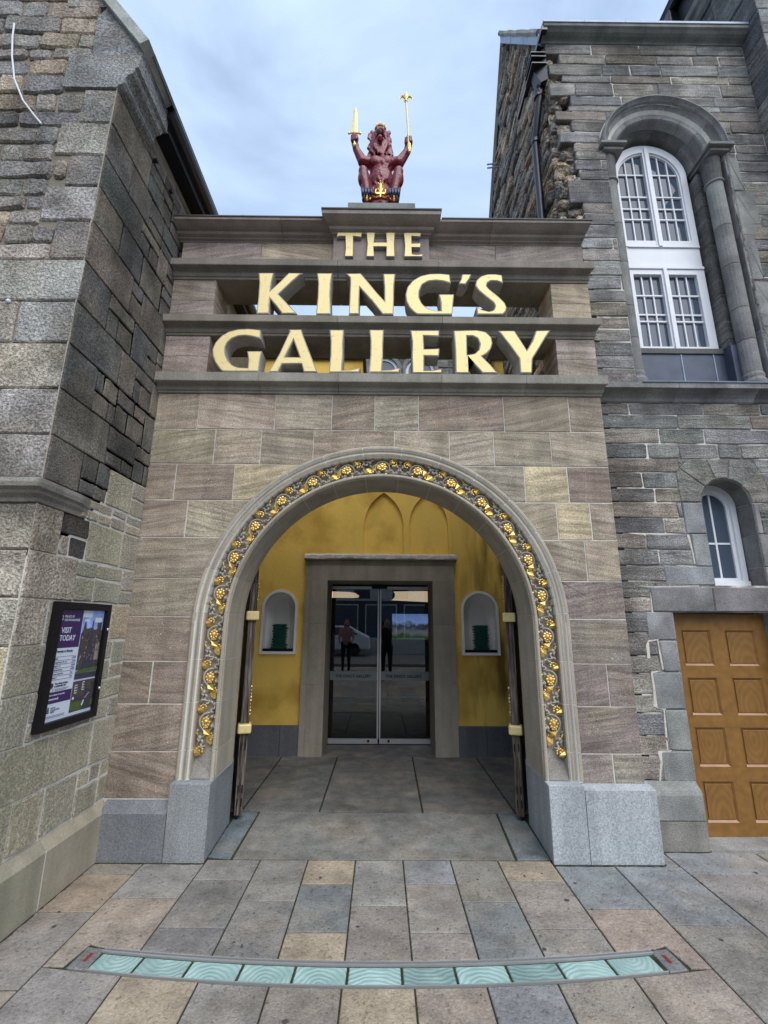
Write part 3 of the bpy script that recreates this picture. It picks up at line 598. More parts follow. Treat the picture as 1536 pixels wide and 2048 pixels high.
# ---- carved ornament, one unit every 13.3 degrees
def unit_gold():
    rs = B(); r0 = .0195
    for i in range(8):
        t = 2*math.pi*i/8; rs.ball((.026*math.cos(t), .026*math.sin(t), .030), .0125, (1, 1, .7), 6, 4)
    rs.ball((0, 0, .036), .0165, (1, 1, .75), 8, 5)
    n = 14; rs.loft([[(r*math.cos(2*math.pi*j/n), r*math.sin(2*math.pi*j/n), z) for j in range(n)] for r, z in ((.024, .0), (.030, .024), (.018, .034))])
    return rs
def unit_ribbon():
    q = B(); q_cur = [q]
    # lower inner folded ribbon
    def fold(P, z, q=None):   # strip of cross pairs
        q = q or q_cur[0]
        V = []; F = []
        for (a, b_), zz in zip(P, z): V += [(a[0], a[1], zz[0]), (b_[0], b_[1], zz[1]), (a[0], a[1], zz[0]-.014), (b_[0], b_[1], zz[1]-.014)]
        n = len(P)
        for i in range(n-1):
            k = i*4; F += [(k, k+1, k+5, k+4), (k+2, k+6, k+7, k+3), (k, k+4, k+6, k+2), (k+1, k+3, k+7, k+5)]
        F += [(0, 2, 3, 1), (4*n-4, 4*n-3, 4*n-1, 4*n-2)]; q.add(V, F)
    fold([((-.048, .010), (-.052, -.036)), ((-.075, .004), (-.088, -.036)), ((-.098, -.006), (-.088, -.052)), ((-.130, -.022), (-.100, -.062)), ((-.150, -.046), (-.142, -.058))], [(.040, .046), (.046, .028), (.018, .040), (.040, .046), (.030, .030)])
    q2 = B(); q3 = B()
    for k in range(4): q.ball((-.074-.013*k, -.050-.010*math.sin(k*1.1), .040), .0085, (1, 1, .8), 6, 4)
    # upper outer fan
    q_lo = q; q = q2; q_cur[0] = q2
    fold([((.052, .062), (.060, .018)), ((.078, .064), (.078, .020)), ((.100, .066), (.088, .030)), ((.132, .068), (.112, .058))], [(.020, .030), (.044, .044), (.030, .046), (.034, .040)])
    for k in range(5):
        t = -1.9+k*.72; q.ball((.094+.022*math.cos(t), .026+.022*math.sin(t), .036), .0085, (1, 1, .8), 6, 4)
    q.ball((.094, .028, .042), .010, (1, 1, .8), 6, 4)
    for k in range(3): q3.ball((-.036, -.012+.012*k, .030), .008, (1, 1, .8), 6, 4)
    q3.ball((-.084, .050, .034), .009, (1.4, .8, .8), 6, 4); q3.ball((-.073, .058, .030), .007, (1, 1, 1), 6, 4)
    q3.ball((.030, -.062, .028), .009, (1, 1, .9), 6, 4); q3.ball((.016, -.066, .024), .006, (1, 1, .9), 6, 4)
    return q_lo, q2, q3
def unit_scroll():
    q = B()
    # vine ring round the rosette, open on the inner side, running on to the bud
    pts = []
    for i in range(22):
        t = 2.6-i*.30; r = .050+.010*math.sin(i*.5); pts.append((.060*math.cos(t), -.010+.056*math.sin(t), .020+.012*math.sin(i*.35)))
    q.tube(pts, [.0075-.00015*i for i in range(22)], 6)
    pts = [(-.045, .022, .028), (-.066, .004, .030), (-.082, .000, .028), (-.098, .010, .024), (-.104, .026, .020)]
    q.tube(pts, [.007, .007, .006, .006, .004], 6)
    q.ball((-.102, .036, .026), .0155, (1, 1, .9), 8, 5); q.ball((-.060, .060, .016), .011, (1.3, .8, .9), 6, 4)
    q.ball((.034, -.040, .026), .013, (1, 1, .9), 8, 5); q.ball((.118, -.050, .020), .014, (1, 1, .9), 8, 5)
    # acanthus tongues
    for k, (sx_, sy_, dx, dy, cr) in enumerate([(-.112, .062, -.030, -.014, 1), (-.120, .040, -.034, -.020, 1), (-.128, .018, -.028, -.026, -1), (.120, .050, .018, -.034, 1), (.132, .020, .010, -.030, -1), (.128, -.010, -.018, -.026, 1), (.085, -.030, .030, -.018, -1), (.060, -.052, .030, .010, 1), (-.012, -.055, -.026, -.006, -1), (-.030, -.045, -.018, -.018, 1), (.020, -.024, .020, .014, 1)]):
        pts = []
        for i in range(7):
            u = i/6; pts.append((sx_+dx*u+cr*(-dy)*.9*math.sin(u*3.0)*.6, sy_+dy*u+cr*dx*.9*math.sin(u*3.0)*.6, .014+.020*math.sin(u*2.6)))
        q.tube(pts, [.0045, .0075, .0085, .008, .0065, .005, .003], 5)
        q.ball(pts[-1], .0058, (1, 1, 1), 6, 4)
    # fine serrated leaf behind
    for i in range(9):
        t = -2.6+i*.22; q.ball((.052*math.cos(t), -.014+.044*math.sin(t), .014), .006, (1, 1, 1), 5, 4)
    return q
RB_ = unit_ribbon()
UN = [(unit_gold(), 'rosette', 'gold'), (RB_[0], 'ribbon', 'gold'), (RB_[1], 'ribbon_fan', 'gold'), (RB_[2], 'bud', 'gold'), (unit_scroll(), 'scrollwork', 'smooth')]
UM = {}
for q, nm, mt in UN:
    for mir in (1, -1):
        me = bpy.data.meshes.new(nm); me.from_pydata([(a*1.03, b_*1.0*1, c) for a, b_, c in q.V] if mir == 1 else [(a*1.03, -b_, c) for a, b_, c in q.V], [], q.F if mir == 1 else [f[::-1] for f in q.F])
        me.materials.append(M[mt]); me.polygons.foreach_set('use_smooth', [nm == 'scrollwork']*len(me.polygons)); UM[(nm, mir)] = me
RM = 1.277
spots = []
for k in range(7): spots.append((k, 0))
def place_unit(pos, up, rad, mir, skip=()):
    for nm in ('rosette', 'ribbon', 'ribbon_fan', 'bud', 'scrollwork'):
        if nm in skip: continue
        o = bpy.data.objects.new(nm, UM[(nm, mir)]); n_ = Vector((0, -1, 0))
        vv = rad if mir == 1 else -rad       # local +Y points outward for mir 1
        Mx = Matrix.Identity(4)
        for i, ax in enumerate((up, vv, n_)):
            for j in range(3): Mx[j][i] = ax[j]
        for j in range(3): Mx[j][3] = pos[j]
        o.color = (.30, .28, .245, 1)
        if nm in ('bud', 'scrollwork'): o['kind'] = 'stuff'
        COL.objects.link(o); WL[o] = Vector(pos)
        o.parent = gw; o.matrix_parent_inverse = Matrix.Translation(-WL[gw]); o.matrix_basis = Mx
YO = 3.664
for k in range(1, 7):
    for sg in (-1, 1):
        t = R(90-13.3*k); rad = Vector((sg*math.cos(t), 0, math.sin(t))); up = Vector((-sg*math.sin(t), 0, math.cos(t)))
        # right-handed check: up x rad(outward) must equal -Y for mir 1
        mir = 1 if up.cross(rad).y < 0 else -1
        place_unit(Vector((sg*RM*math.cos(t), YO, ZC+RM*math.sin(t))), up, rad, mir)
for z in (1.465, 1.155, .845):
    for sg in (-1, 1):
        rad = Vector((sg, 0, 0)); up = Vector((0, 0, 1)); mir = 1 if up.cross(rad).y < 0 else -1
        place_unit(Vector((sg*RM, YO, z)), up, rad, mir)
for sg in (-1, 1):
    rad = Vector((sg, 0, 0)); up = Vector((0, 0, 1)); place_unit(Vector((sg*RM, YO-.004, .560)), up, rad, 1 if up.cross(rad).y < 0 else -1, ('rosette', 'ribbon', 'bud', 'scrollwork'))
rad = Vector((0, 0, 1)); up = Vector((1, 0, 0)); place_unit(Vector((0, YO, ZC+RM)), up, rad, 1 if up.cross(rad).y < 0 else -1)
# ---- ledges, slabs, piers
def ledge(name, pf, cuts, col, mat='trim', yb=None, xr=PX):
    e = [-1.93]+cuts+[None]
    for i in range(len(e)-1):
        x0 = e[i]+(.0015 if i else 0); x1 = e[i+1]
        b = B(); r0 = [(x0, y, z) for y, z in pf]
        if x1 is None:
            r1 = [(xr+.30*max(0, YW-y), y, z) for y, z in pf]; b.loft([r0, r1])
        else: b.loft([r0, [(x1-.0015, y, z) for y, z in pf]])
        b.build(name, mat, gw, vary(col, a=.06, hue=.01))
ledge('ledge', [(4.0, 3.468), (3.598, 3.468), (3.585, 3.470), (3.582, 3.485), (3.570, 3.490), (3.560, 3.505), (3.552, 3.530), (3.545, 3.536), (3.502, 3.538), (3.500, 3.545), (3.500, 3.618), (3.52, 3.622), (4.0, 3.63)], [-1.05, -.38, .50, 1.22], (.24, .23, .195))
ledge('slab', [(3.93, 4.030), (3.605, 4.030), (3.59, 4.033), (3.585, 4.05), (3.575, 4.055), (3.566, 4.072), (3.560, 4.098), (3.545, 4.112), (3.502, 4.114), (3.500, 4.12), (3.500, 4.180), (3.52, 4.184), (3.93, 4.19)], [-.40, .52], (.20, .18, .15))
ledge('slab', [(3.93, 4.615), (3.605, 4.615), (3.59, 4.618), (3.585, 4.635), (3.575, 4.64), (3.568, 4.655), (3.562, 4.682), (3.545, 4.698), (3.502, 4.70), (3.500, 4.706), (3.500, 4.765), (3.52, 4.77), (3.93, 4.77)], [-.42, .50], (.20, .18, .155))
for sg in (-1, 1):
    xa, xb = (1.54, PX if sg > 0 else 1.93)
    for z0, z1 in ((3.624, 3.83), (3.83, 4.03), (4.187, 4.40), (4.40, 4.615)):
        x0, x1 = sorted((sg*xa, sg*xb))
        c = vary((.235, .20, .17), a=.15)
        if sg > 0 and z0 > 4.1: c = (.30, .25, .18)
        bx('pier_stone', 'portal', gw, x0, x1, 3.60, 3.93, z0+.002, z1-.002, c)
# band under the cornice
for a, b_ in ((-1.89, -1.15), (-1.15, -.47), (.42, 1.05), (1.05, 1.87)):
    bx('wall_stone', 'portal', gw, a+.002, b_-.002, 3.60, 3.66, 4.772, 5.035, (.34, .28, .21) if a == -1.15 else vary((.24, .20, .18), a=.1))
bx('wall_core', 'mortar_buff', gw, -1.87, 1.86, 3.655, 3.93, 4.77, 5.15)
bx('name_panel', 'trim', gw, -.466, .416, 3.53, 3.64, 4.772, 5.06, (.27, .225, .20))
cprof = [(.005, 0), (.010, .012), (.030, .018), (.034, .030), (.044, .034), (.062, .040), (.070, .052), (.068, .062), (.074, .070), (.090, .072), (.110, .080), (.132, .094), (.148, .106), (.156, .110), (.158, .134)]
e = [-1.93, -.95, -.44]; zB = 5.030
def cornice_piece(x0, x1, col, endr=False):
    pf = [(YW-o, zB+z) for o, z in cprof]+[(3.47, 5.175), (3.93, 5.19), (3.93, 5.03)]
    b = B(); b.loft([[(x0, y, z) for y, z in pf], [(x1+(.28*max(0, YW-y) if endr else 0), y, z) for y, z in pf]]); b.build('cornice', 'trim', gw, col)
for x0, x1, er in ((-1.93, -.95, 0), (-.947, -.44, 0), (.39, .995, 0), (.998, 1.86, 1)):
    cornice_piece(x0, x1, vary((.225, .19, .165), a=.04), bool(er))
# central broken-forward cornice, mitred on both sides
CX = -.024; b = B(); rings = []
pf = [(o, zB+z*1.05) for o, z in cprof]
rings = [[(CX-(.44+o*.62), 3.64, z) for o, z in pf], [(CX-(.44+o*.62), 3.53-o, z) for o, z in pf], [(CX+(.44+o*.62), 3.53-o, z) for o, z in pf], [(CX+(.44+o*.62), 3.64, z) for o, z in pf]]
b.loft(rings, closed=False, caps=False); b.box(CX-.535, CX+.535, 3.376, 3.93, zB+.136, zB+.160); b.build('cornice', 'trim', gw, (.225, .19, .165))
bx('cornice_cap', 'leaddark', gw, CX-.545, CX+.545, 3.366, 3.93, 5.192, 5.204); bx('cornice_cap', 'leaddark', gw, -1.92, -.56, 3.434, 3.93, 5.166, 5.176); bx('cornice_cap', 'leaddark', gw, .53, 1.912, 3.434, 3.93, 5.166, 5.176)
bx('statue_base', 'trim', gw, CX-.26, CX+.25, 3.50, 3.93, 5.204, 5.296, (.2, .18, .16))
bx('pedestal', 'trim', gw, CX-.315, CX+.312, 3.47, 3.95, 5.296, 5.374, (.20, .205, .19), bev=.004)
for x in [-1.77, -1.68, -1.58, -1.47, -1.35, -1.22, -.87, .62, .80, .96, 1.10, 1.25, 1.39, 1.7]:
    B().ball((x, 3.53, 4.772), .012, n=6, m=4).build('bolt_head', 'iron', gw)
for x in (-1.62, -1.30, -.45, .38): B().ball((x, 3.40 if abs(x) < .5 else 3.45, 5.205 if abs(x) < .5 else 5.18), .012, n=6, m=4).build('bolt_head', 'leaddark', gw)

# ================================================================= sign letters
GLYPH={'G2':[[(-1.069,4.033),(-1.062,3.946),(-1.137,3.966),(-1.199,3.975),(-1.259,3.968),(-1.313,3.944),(-1.347,3.904),(-1.362,3.855),(-1.356,3.798),(-1.33,3.736),(-1.286,3.687),(-1.234,3.665),(-1.152,3.662),(-1.152,3.738),(-1.169,3.823),(-1.043,3.824),(-1.053,3.751),(-1.057,3.628),(-1.365,3.625),(-1.393,3.655),(-1.432,3.707),(-1.459,3.769),(-1.47,3.837),(-1.451,3.905),(-1.406,3.969),(-1.344,4.014),(-1.265,4.038),(-1.173,4.044)]],'A':[[(-0.974,3.625),(-0.893,3.797),(-0.837,3.958),(-0.815,4.02),(-0.824,4.039),(-0.714,4.041),(-0.69,3.971),(-0.633,3.823),(-0.559,3.629),(-0.674,3.628),(-0.697,3.704),(-0.862,3.702),(-0.893,3.626)],[(-0.778,3.936),(-0.716,3.771),(-0.841,3.77)]],'L':[[(-0.469,4.04),(-0.343,4.041),(-0.348,3.906),(-0.345,3.792),(-0.351,3.648),(-0.276,3.652),(-0.193,3.676),(-0.205,3.629),(-0.46,3.626),(-0.452,3.791),(-0.455,3.928)]],'L2':[[(-0.121,4.044),(0.005,4.045),(-0.002,3.91),(-0.001,3.796),(-0.01,3.652),(0.065,3.656),(0.148,3.679),(0.135,3.632),(-0.12,3.63),(-0.109,3.794),(-0.109,3.931)]],'E2':[[(0.236,4.042),(0.489,4.045),(0.485,3.985),(0.351,3.99),(0.355,3.86),(0.488,3.867),(0.48,3.791),(0.354,3.793),(0.352,3.654),(0.424,3.654),(0.503,3.674),(0.502,3.63),(0.251,3.627),(0.247,3.789),(0.251,3.929)]],'R':[[(0.615,4.043),(0.81,4.052),(0.894,4.035),(0.939,3.984),(0.949,3.925),(0.931,3.866),(0.889,3.815),(0.851,3.795),(0.92,3.715),(0.978,3.635),(0.849,3.634),(0.786,3.713),(0.737,3.776),(0.736,3.632),(0.62,3.631),(0.623,3.851)],[(0.729,3.992),(0.781,3.992),(0.822,3.969),(0.84,3.912),(0.828,3.859),(0.79,3.82),(0.725,3.808)]],'Y':[[(1.005,4.047),(1.147,4.049),(1.194,3.957),(1.243,3.858),(1.299,3.953),(1.335,4.051),(1.461,4.056),(1.417,3.99),(1.345,3.87),(1.286,3.776),(1.271,3.638),(1.173,3.637),(1.172,3.775),(1.097,3.903)]],'K':[[(-1.127,4.618),(-0.99,4.62),(-1.003,4.528),(-1.009,4.437),(-0.929,4.529),(-0.857,4.622),(-0.725,4.62),(-0.761,4.597),(-0.838,4.511),(-0.933,4.396),(-0.86,4.312),(-0.761,4.199),(-0.893,4.197),(-0.946,4.273),(-1.007,4.348),(-1.009,4.273),(-1.005,4.196),(-1.116,4.195),(-1.112,4.365),(-1.114,4.508)]],'I':[[(-0.602,4.622),(-0.464,4.623),(-0.475,4.515),(-0.475,4.401),(-0.462,4.196),(-0.593,4.194),(-0.586,4.371),(-0.587,4.514)]],'N':[[(-0.343,4.621),(-0.207,4.625),(-0.136,4.529),(-0.053,4.415),(0.008,4.341),(0.006,4.476),(-0.005,4.622),(0.104,4.623),(0.093,4.493),(0.093,4.358),(0.089,4.202),(-0.008,4.201),(-0.098,4.33),(-0.213,4.473),(-0.216,4.344),(-0.213,4.201),(-0.306,4.199),(-0.302,4.343),(-0.3,4.517),(-0.303,4.575)]],'G':[[(0.597,4.621),(0.603,4.527),(0.538,4.55),(0.469,4.558),(0.401,4.548),(0.347,4.512),(0.32,4.445),(0.317,4.379),(0.341,4.314),(0.389,4.265),(0.448,4.243),(0.509,4.242),(0.508,4.329),(0.493,4.412),(0.629,4.413),(0.616,4.295),(0.608,4.206),(0.298,4.203),(0.268,4.227),(0.228,4.274),(0.203,4.334),(0.195,4.408),(0.214,4.488),(0.264,4.556),(0.333,4.604),(0.417,4.627),(0.517,4.63)]],'apostrophe':[[(0.707,4.626),(0.792,4.627),(0.775,4.58),(0.735,4.518),(0.673,4.523),(0.695,4.57)]],'S':[[(1.07,4.621),(1.074,4.534),(1.018,4.558),(0.965,4.559),(0.934,4.539),(0.924,4.505),(0.946,4.47),(1.025,4.396),(1.078,4.331),(1.093,4.283),(1.083,4.244),(1.056,4.211),(0.828,4.209),(0.824,4.292),(0.868,4.259),(0.934,4.239),(0.977,4.256),(0.991,4.295),(0.977,4.334),(0.912,4.393),(0.85,4.456),(0.823,4.509),(0.836,4.562),(0.876,4.606),(0.938,4.629),(1.007,4.631)]],'T':[[(-0.428,5.053),(-0.204,5.056),(-0.211,5.007),(-0.284,5.017),(-0.281,4.882),(-0.281,4.795),(-0.355,4.794),(-0.348,4.882),(-0.356,5.016),(-0.41,5.017),(-0.436,5.004)]],'H':[[(-0.162,5.057),(-0.084,5.058),(-0.093,4.947),(0.025,4.949),(0.019,5.059),(0.099,5.06),(0.093,4.932),(0.097,4.798),(0.022,4.797),(0.024,4.904),(-0.096,4.903),(-0.089,4.796),(-0.158,4.795),(-0.15,4.929)]],'E':[[(0.183,5.059),(0.341,5.06),(0.334,5.018),(0.254,5.024),(0.253,4.938),(0.338,4.944),(0.331,4.899),(0.253,4.9),(0.255,4.822),(0.308,4.816),(0.353,4.826),(0.349,4.8),(0.186,4.799),(0.193,4.906)]]}
sg_ = empty('gallery_sign', 'gold capital letters reading THE KING\'S GALLERY, standing on the stone shelves of the gateway', 'sign lettering', (0, 3.52, 3.62))
def letter(key, yf, dep, copy_dx=None):
    G = GLYPH[key]; G = [[(a+(copy_dx or 0), b) for a, b in l] for l in G]
    G[0] = smoothpoly(G[0]) if key in ROUND else G[0]
    if len(G) > 1 and key == 'R': G[1] = smoothpoly(G[1])
    o = holed('letter', frY(yf), G[0], G[1:], 'trim', sg_, -dep, 0.0, (.30, .29, .27))
    holed('letter_face', frY(yf), G[0], G[1:], 'goldface', o, 0.0005, .004, offset=-.0085 if dep > .1 else -.003)
ROUND = ('G', 'G2', 'S', 'R')
def smoothpoly(P):
    """round the gentle bends, keep the sharp corners"""
    n = len(P); out = []
    for i in range(n):
        a, b, c = Vector(P[i-1]), Vector(P[i]), Vector(P[(i+1) % n])
        d1 = (b-a).normalized(); d2 = (c-b).normalized()
        if d1.dot(d2) > .62:
            k = .28; out += [tuple(b+(a-b)*k), tuple(b+(a-b)*k*.35+(c-b)*k*.35*0+(c-b)*0), tuple(b+(c-b)*k*.35), tuple(b+(c-b)*k)] if False else [tuple(b.lerp(a, .25)*1.0), tuple(b.lerp((a+c)/2, .06)), tuple(b.lerp(c, .25))]
        else: out.append(tuple(b))
    return out
for k in ('T', 'H', 'E'): letter(k, 3.495, .036)
for k in ('K', 'I', 'N', 'G', 'apostrophe', 'S', 'G2', 'A', 'L', 'L2', 'E2', 'R', 'Y'): letter(k, 3.508, .155)

# ================================================================= left-hand house
XL = -1.93; YF = 2.50
lh = empty('gabled_house', 'dark weathered stone gabled house on the left, with paler new stone at its foot', 'house', (XL, YF, 0))
roofx = lambda z: -1.80-(z-5.60)*.734
core = [(-6.5, .0), (XL-.006, .0), (XL-.006, 5.30), (roofx(5.62)-.10, 5.62), (-4.0, 8.55), (-6.5, 8.55)]
holed('wall_core', frY(YF), core, [], 'mortar_dark', lh, -4.2, -.012)
r1 = random.Random(21)
DKS = [(.115, .11, .10), (.13, .122, .105), (.15, .138, .115), (.12, .117, .11), (.165, .145, .118), (.105, .103, .098)]
MID = [(.21, .195, .165), (.25, .225, .18), (.18, .175, .165), (.28, .235, .17)]
NEW = [(.265, .240, .185), (.285, .255, .190), (.245, .228, .182), (.30, .262, .185)]
rowsF = [.35, .62, .90, 1.163, 1.423, 1.675, 1.936, 2.20]
rowsU = [2.345, 2.615, 2.908, 3.217, 3.517, 3.824, 4.133, 4.42, 4.685, 4.975, 5.28]
def fcol(z, x, r):
    if z < 1.42: return vary(r.choice(NEW+MID[:2]), r, .1)
    if z < 2.2: return vary(r.choice([(.30, .25, .19), (.26, .24, .20), (.33, .28, .21)]), r, .12)
    if z < 3.9: return vary(r.choice([(.24, .24, .235), (.28, .27, .25), (.20, .205, .21), (.30, .275, .235)]), r, .12)
    return vary(r.choice([(.18, .175, .165), (.22, .21, .19), (.15, .148, .142), (.24, .205, .16), (.20, .195, .18), (.23, .185, .14), (.17, .162, .145)]), r, .15)
# front face: quoins, ashlar below, random rubble above
for i, (z0, z1) in enumerate(list(zip(rowsF, rowsF[1:]))+list(zip(rowsU, rowsU[1:]))):
    qw = (.36, .62)[i % 2] if z0 > 2.3 else (.5, .8)[i % 2]
    if z0 > 3.7: qw = (.24, .36)[i % 2]
    if 3.5 < z0 < 3.7: qw = .62
    stone('quoin', frY(YF), rectpoly(XL-qw, XL, z0, z1, .004, .006, .004, r1, True), 'old' if z0 > 1.4 else 'newtan', lh, fcol((z0+z1)/2+(-.5 if z0 > 3.9 else 0), 0, r1), depth=.05, proud=.004, bev=.010, tilt=.015, rnd=r1)
    if z0 < 3.5:
        for (a, b_, c, d) in courses(-4.0, XL-qw, z0, z1, .35, .7, r1):
            if r1.random() < .3 and z0 > 2.3:
                zm = (c+d)/2+r1.uniform(-.03, .03); parts = [(c, zm), (zm, d)]
            else: parts = [(c, d)]
            for zz in parts:
                stone('stone', frY(YF), rectpoly(a, b_, zz[0], zz[1], .006, .014, .005, r1, True), 'old' if z0 > 1.4 else 'newtan', lh, fcol((z0+z1)/2, a, r1), depth=.05, proud=r1.uniform(-.002, .008), bev=.014, tilt=.03, rnd=r1)
z = 3.517; rowi = 0
while z < 7.4:
    h = r1.uniform(.11, .21); ri = None
    # find quoin row for right limit
    def rightlimit(zz):
        for i, (z0, z1) in enumerate(zip(rowsU, rowsU[1:])):
            if z0 <= zz < z1: 
                j = i+7; 
                return XL-((.24, .36)[j % 2] if z0 > 3.7 else (.62 if 3.5 < z0 else (.36, .62)[j % 2]))
        return None
    rl = rightlimit(z+h/2)
    if rl is None: rl = (roofx(z+h)-.07 if z > 6.05 else -2.165) if z > 5.55 else XL-.40
    x = -4.6+r1.uniform(-.1, .1)
    while x < rl-.05:
        w_ = r1.uniform(.13, .46)
        if rl-(x+w_) < .09: w_ = rl-x
        hh = h+r1.uniform(-.012, .012)
        stone('stone', frY(YF), rectpoly(x, x+w_, z, z+hh, .0055, .018, .008, r1, True), 'old', lh, fcol(z, x, r1), depth=.04, proud=r1.uniform(0, .010), bev=.012, tilt=.05, rnd=r1)
        x += w_
    z += h
# side face
def sidecol(z, y, r):
    new = z < 2.05 or (z < 2.55 and y > 3.15) or (z < 2.35 and y > 2.95)
    if z > 1.42 and y < 2.78 and z < 2.35: return 'old', vary((.27, .235, .19), r, .1)
    if new and not (z > 1.9 and y < 2.95): return 'newtan', vary(r.choice(NEW), r, .07)
    if z < 2.35 and y < 3.0: return 'oldside', (.055, .055, .053)
    return 'oldside', vary(r.choice(DKS), r, .15)
allrows = rowsF+[2.345]+rowsU[1:]+[5.50]
for i, (z0, z1) in enumerate(zip(allrows, allrows[1:])):
    ql = (.22, .42)[i % 2] if z0 < 2.3 else (.30, .52)[i % 2]
    mt, c = sidecol((z0+z1)/2, YF+.1, r1)
    stone('quoin', frXr(XL), rectpoly(YF, YF+ql, z0, z1, .003, .004, .003, r1), mt, lh, c, depth=.05, proud=.004, bev=.006, tilt=.008, rnd=r1)
    lim = 3.62 if z0 < 3.3 else 4.6
    for (a, b_, c_, d) in courses(YF+ql, lim, z0, z1, .13, .44, r1):
        k = r1.random(); segs = [(c_, d)]
        if k < .55: zm = c_+(d-c_)*r1.choice((.38, .5, .6)); segs = [(c_, zm), (zm, d)]
        for s0, s1 in segs:
            sub = [(a, b_)]
            if len(segs) == 2 and b_-a > .24 and r1.random() < .55: mm = (a+b_)/2+r1.uniform(-.05, .05); sub = [(a, mm), (mm, b_)]
            for ya, yb_ in sub:
                mt, c = sidecol((s0+s1)/2, (ya+yb_)/2, r1)
                jt = .004 if mt == 'newtan' else .006
                stone('side_stone', frXr(XL), rectpoly(ya, yb_, s0, s1, .006 if mt == 'newtan' else .0065, .007, jt, r1, True), mt, lh, c, depth=.05, proud=r1.uniform(-.001, .006), bev=.007, tilt=.02, rnd=r1)
holed('mortar_bed', frXr(XL), [(YF, 1.9), (4.6, 1.9), (4.6, 5.5), (YF, 5.5)], [], 'mortar_buff', lh, -.013, -.006)
# pale mortar bed of the renewed part
holed('mortar_bed', frXr(XL), [(YF, .34), (3.66, .34), (3.66, 2.62), (3.20, 2.60), (3.05, 2.34), (2.78, 2.05), (YF, 1.95)], [], 'mortar_pale', lh, -.012, -.0035)
# plinth
pp = [(0, -.02), (.05, -.02), (.05, .285), (.0, .345), (-.05, .345), (-.05, -.02)]
for y0, y1 in ((2.45, 2.98), (2.98, 3.60)):
    b = B(); b.loft([[(XL+o, y, z) for o, z in pp] for y in (y0+.002, y1-.002)]); b.build('plinth_stone', 'smooth', lh, vary((.25, .225, .17), r1, .08))
for x0, x1 in ((-4.6, -3.3), (-3.3, -2.5), (-2.5, -1.88)):
    b = B(); b.loft([[(x, YF-o, z) for o, z in pp] for x in (x0+.002, x1-.002)]); b.build('plinth_stone', 'smooth', lh, vary((.25, .225, .17), r1, .08))
bx('joint_strip', 'mortar_white', lh, XL+.0, XL+.051, 2.977, 2.983, .0, .29)
# string course on the front, returned and dying out on the side
sp = [(0, 2.20), (.012, 2.205), (.02, 2.225), (.05, 2.245), (.058, 2.262), (.085, 2.275), (.09, 2.30), (.085, 2.325), (.0, 2.345)]
for x0, x1 in ((-4.6, -3.2), (-3.2, -2.4)):
    b = B(); b.loft([[(x0, YF-o, z) for o, z in sp], [(x1, YF-o, z) for o, z in sp]]); b.build('string_course', 'greytrim', lh, (.20, .19, .16))
b = B(); b.loft([[(-2.4, YF-o, z) for o, z in sp], [(XL+o*.55, YF-o, z) for o, z in sp], [(XL+o*.55, 2.80, z) for o, z in sp], [(XL-.01, 2.98, z) for o, z in sp]]); b.build('string_course', 'greytrim', lh, (.19, .18, .155))
# kneeler, coping, gutter, roof
kp = [(-2.30, 5.29), (-1.935, 5.29), (-1.925, 5.31), (-1.895, 5.325), (-1.88, 5.345), (-1.885, 5.38), (-1.865, 5.41), (-1.835, 5.425), (-1.822, 5.45), (-1.825, 5.475), (-1.800, 5.485), (-1.795, 5.60), (-1.795, 5.66), (-2.30, 6.36)]
kb = kp[:12]+[(-2.32, 5.60)]
kb = [(-2.32, 5.29)]+kp[1:12]+[(-2.32, 5.60)]
holed('kneeler', frY(YF), kb, [], 'old', lh, -.42, .014, (.17, .175, .17))
holed('skew_stone', frY(YF), [(-2.16, 5.606), (-1.795, 5.606), (-1.795, 5.66), (-2.12, 6.10), (-2.18, 6.0)], [], 'old', lh, -.42, .008, (.16, .165, .17))
holed('skew_stone', frY(YF), [(-2.42, 6.11), (-2.125, 6.11), (-2.44, 6.54), (-2.50, 6.40)], [], 'old', lh, -.3, .008, (.2, .19, .17))
for k in range(3):
    z0 = 5.66+k*.95; z1 = z0+.945; 
    P = [(-1.795-(z0-5.66)*.734, z0), (-1.735-(z0-5.66)*.734, z0+.045), (-1.735-(z1-5.66)*.734, z1+.045), (-1.795-(z1-5.66)*.734, z1)]
    holed('coping', frY(YF), P, [], 'greytrim', lh, -.38, .05, (.26, .275, .255))
holed('corbel', frXr(-1.80), [(2.92, 5.47), (2.92, 5.66), (2.955, 5.66), (2.955, 5.49)], [], 'greytrim', lh, -.05, .0, (.2, .2, .2))
b = B(); b.tube([(-1.785, 2.90, 5.645), (-1.785, 7.5, 5.645)], .062, 10); b.build('gutter', 'iron', lh)
bx('fascia', 'black', lh, XL-.02, -1.80, 2.94, 7.5, 5.50, 5.66)
V = [(-1.74, 2.55, 5.72), (-1.74, 7.5, 5.72), (-4.2, 7.5, 9.07), (-4.2, 2.55, 9.07)]
mesh_obj('roof', V+[(x, y, z-.05) for x, y, z in V], [(0, 1, 2, 3), (7, 6, 5, 4), (0, 4, 5, 1), (1, 5, 6, 2), (2, 6, 7, 3), (3, 7, 4, 0)], 'slate', lh)
for y in (3.02, 3.30, 3.9): bx('bracket', 'iron', lh, XL, XL+.035, y, y+.03, 5.27+.02, 5.31)
B().tube([(-2.775, 2.475, 5.89), (-2.755, 2.47, 5.74), (-2.72, 2.47, 5.55), (-2.66, 2.47, 5.33), (-2.56, 2.47, 5.13), (-2.46, 2.472, 5.0), (-2.40, 2.48, 4.93)], .006, 6).build('cable', 'white', lh)
for x, z in ((-2.55, 3.52), (-2.35, 3.50)): B().ball((x, 2.488, z), .014, n=8, m=5).build('fixing_plug', 'paper', lh)
# lower side of the house in the passage
bx('wall_core', 'mortar_dark', lh, -2.3, XL-.01, 6.0, 6.7, 0, 5.6)

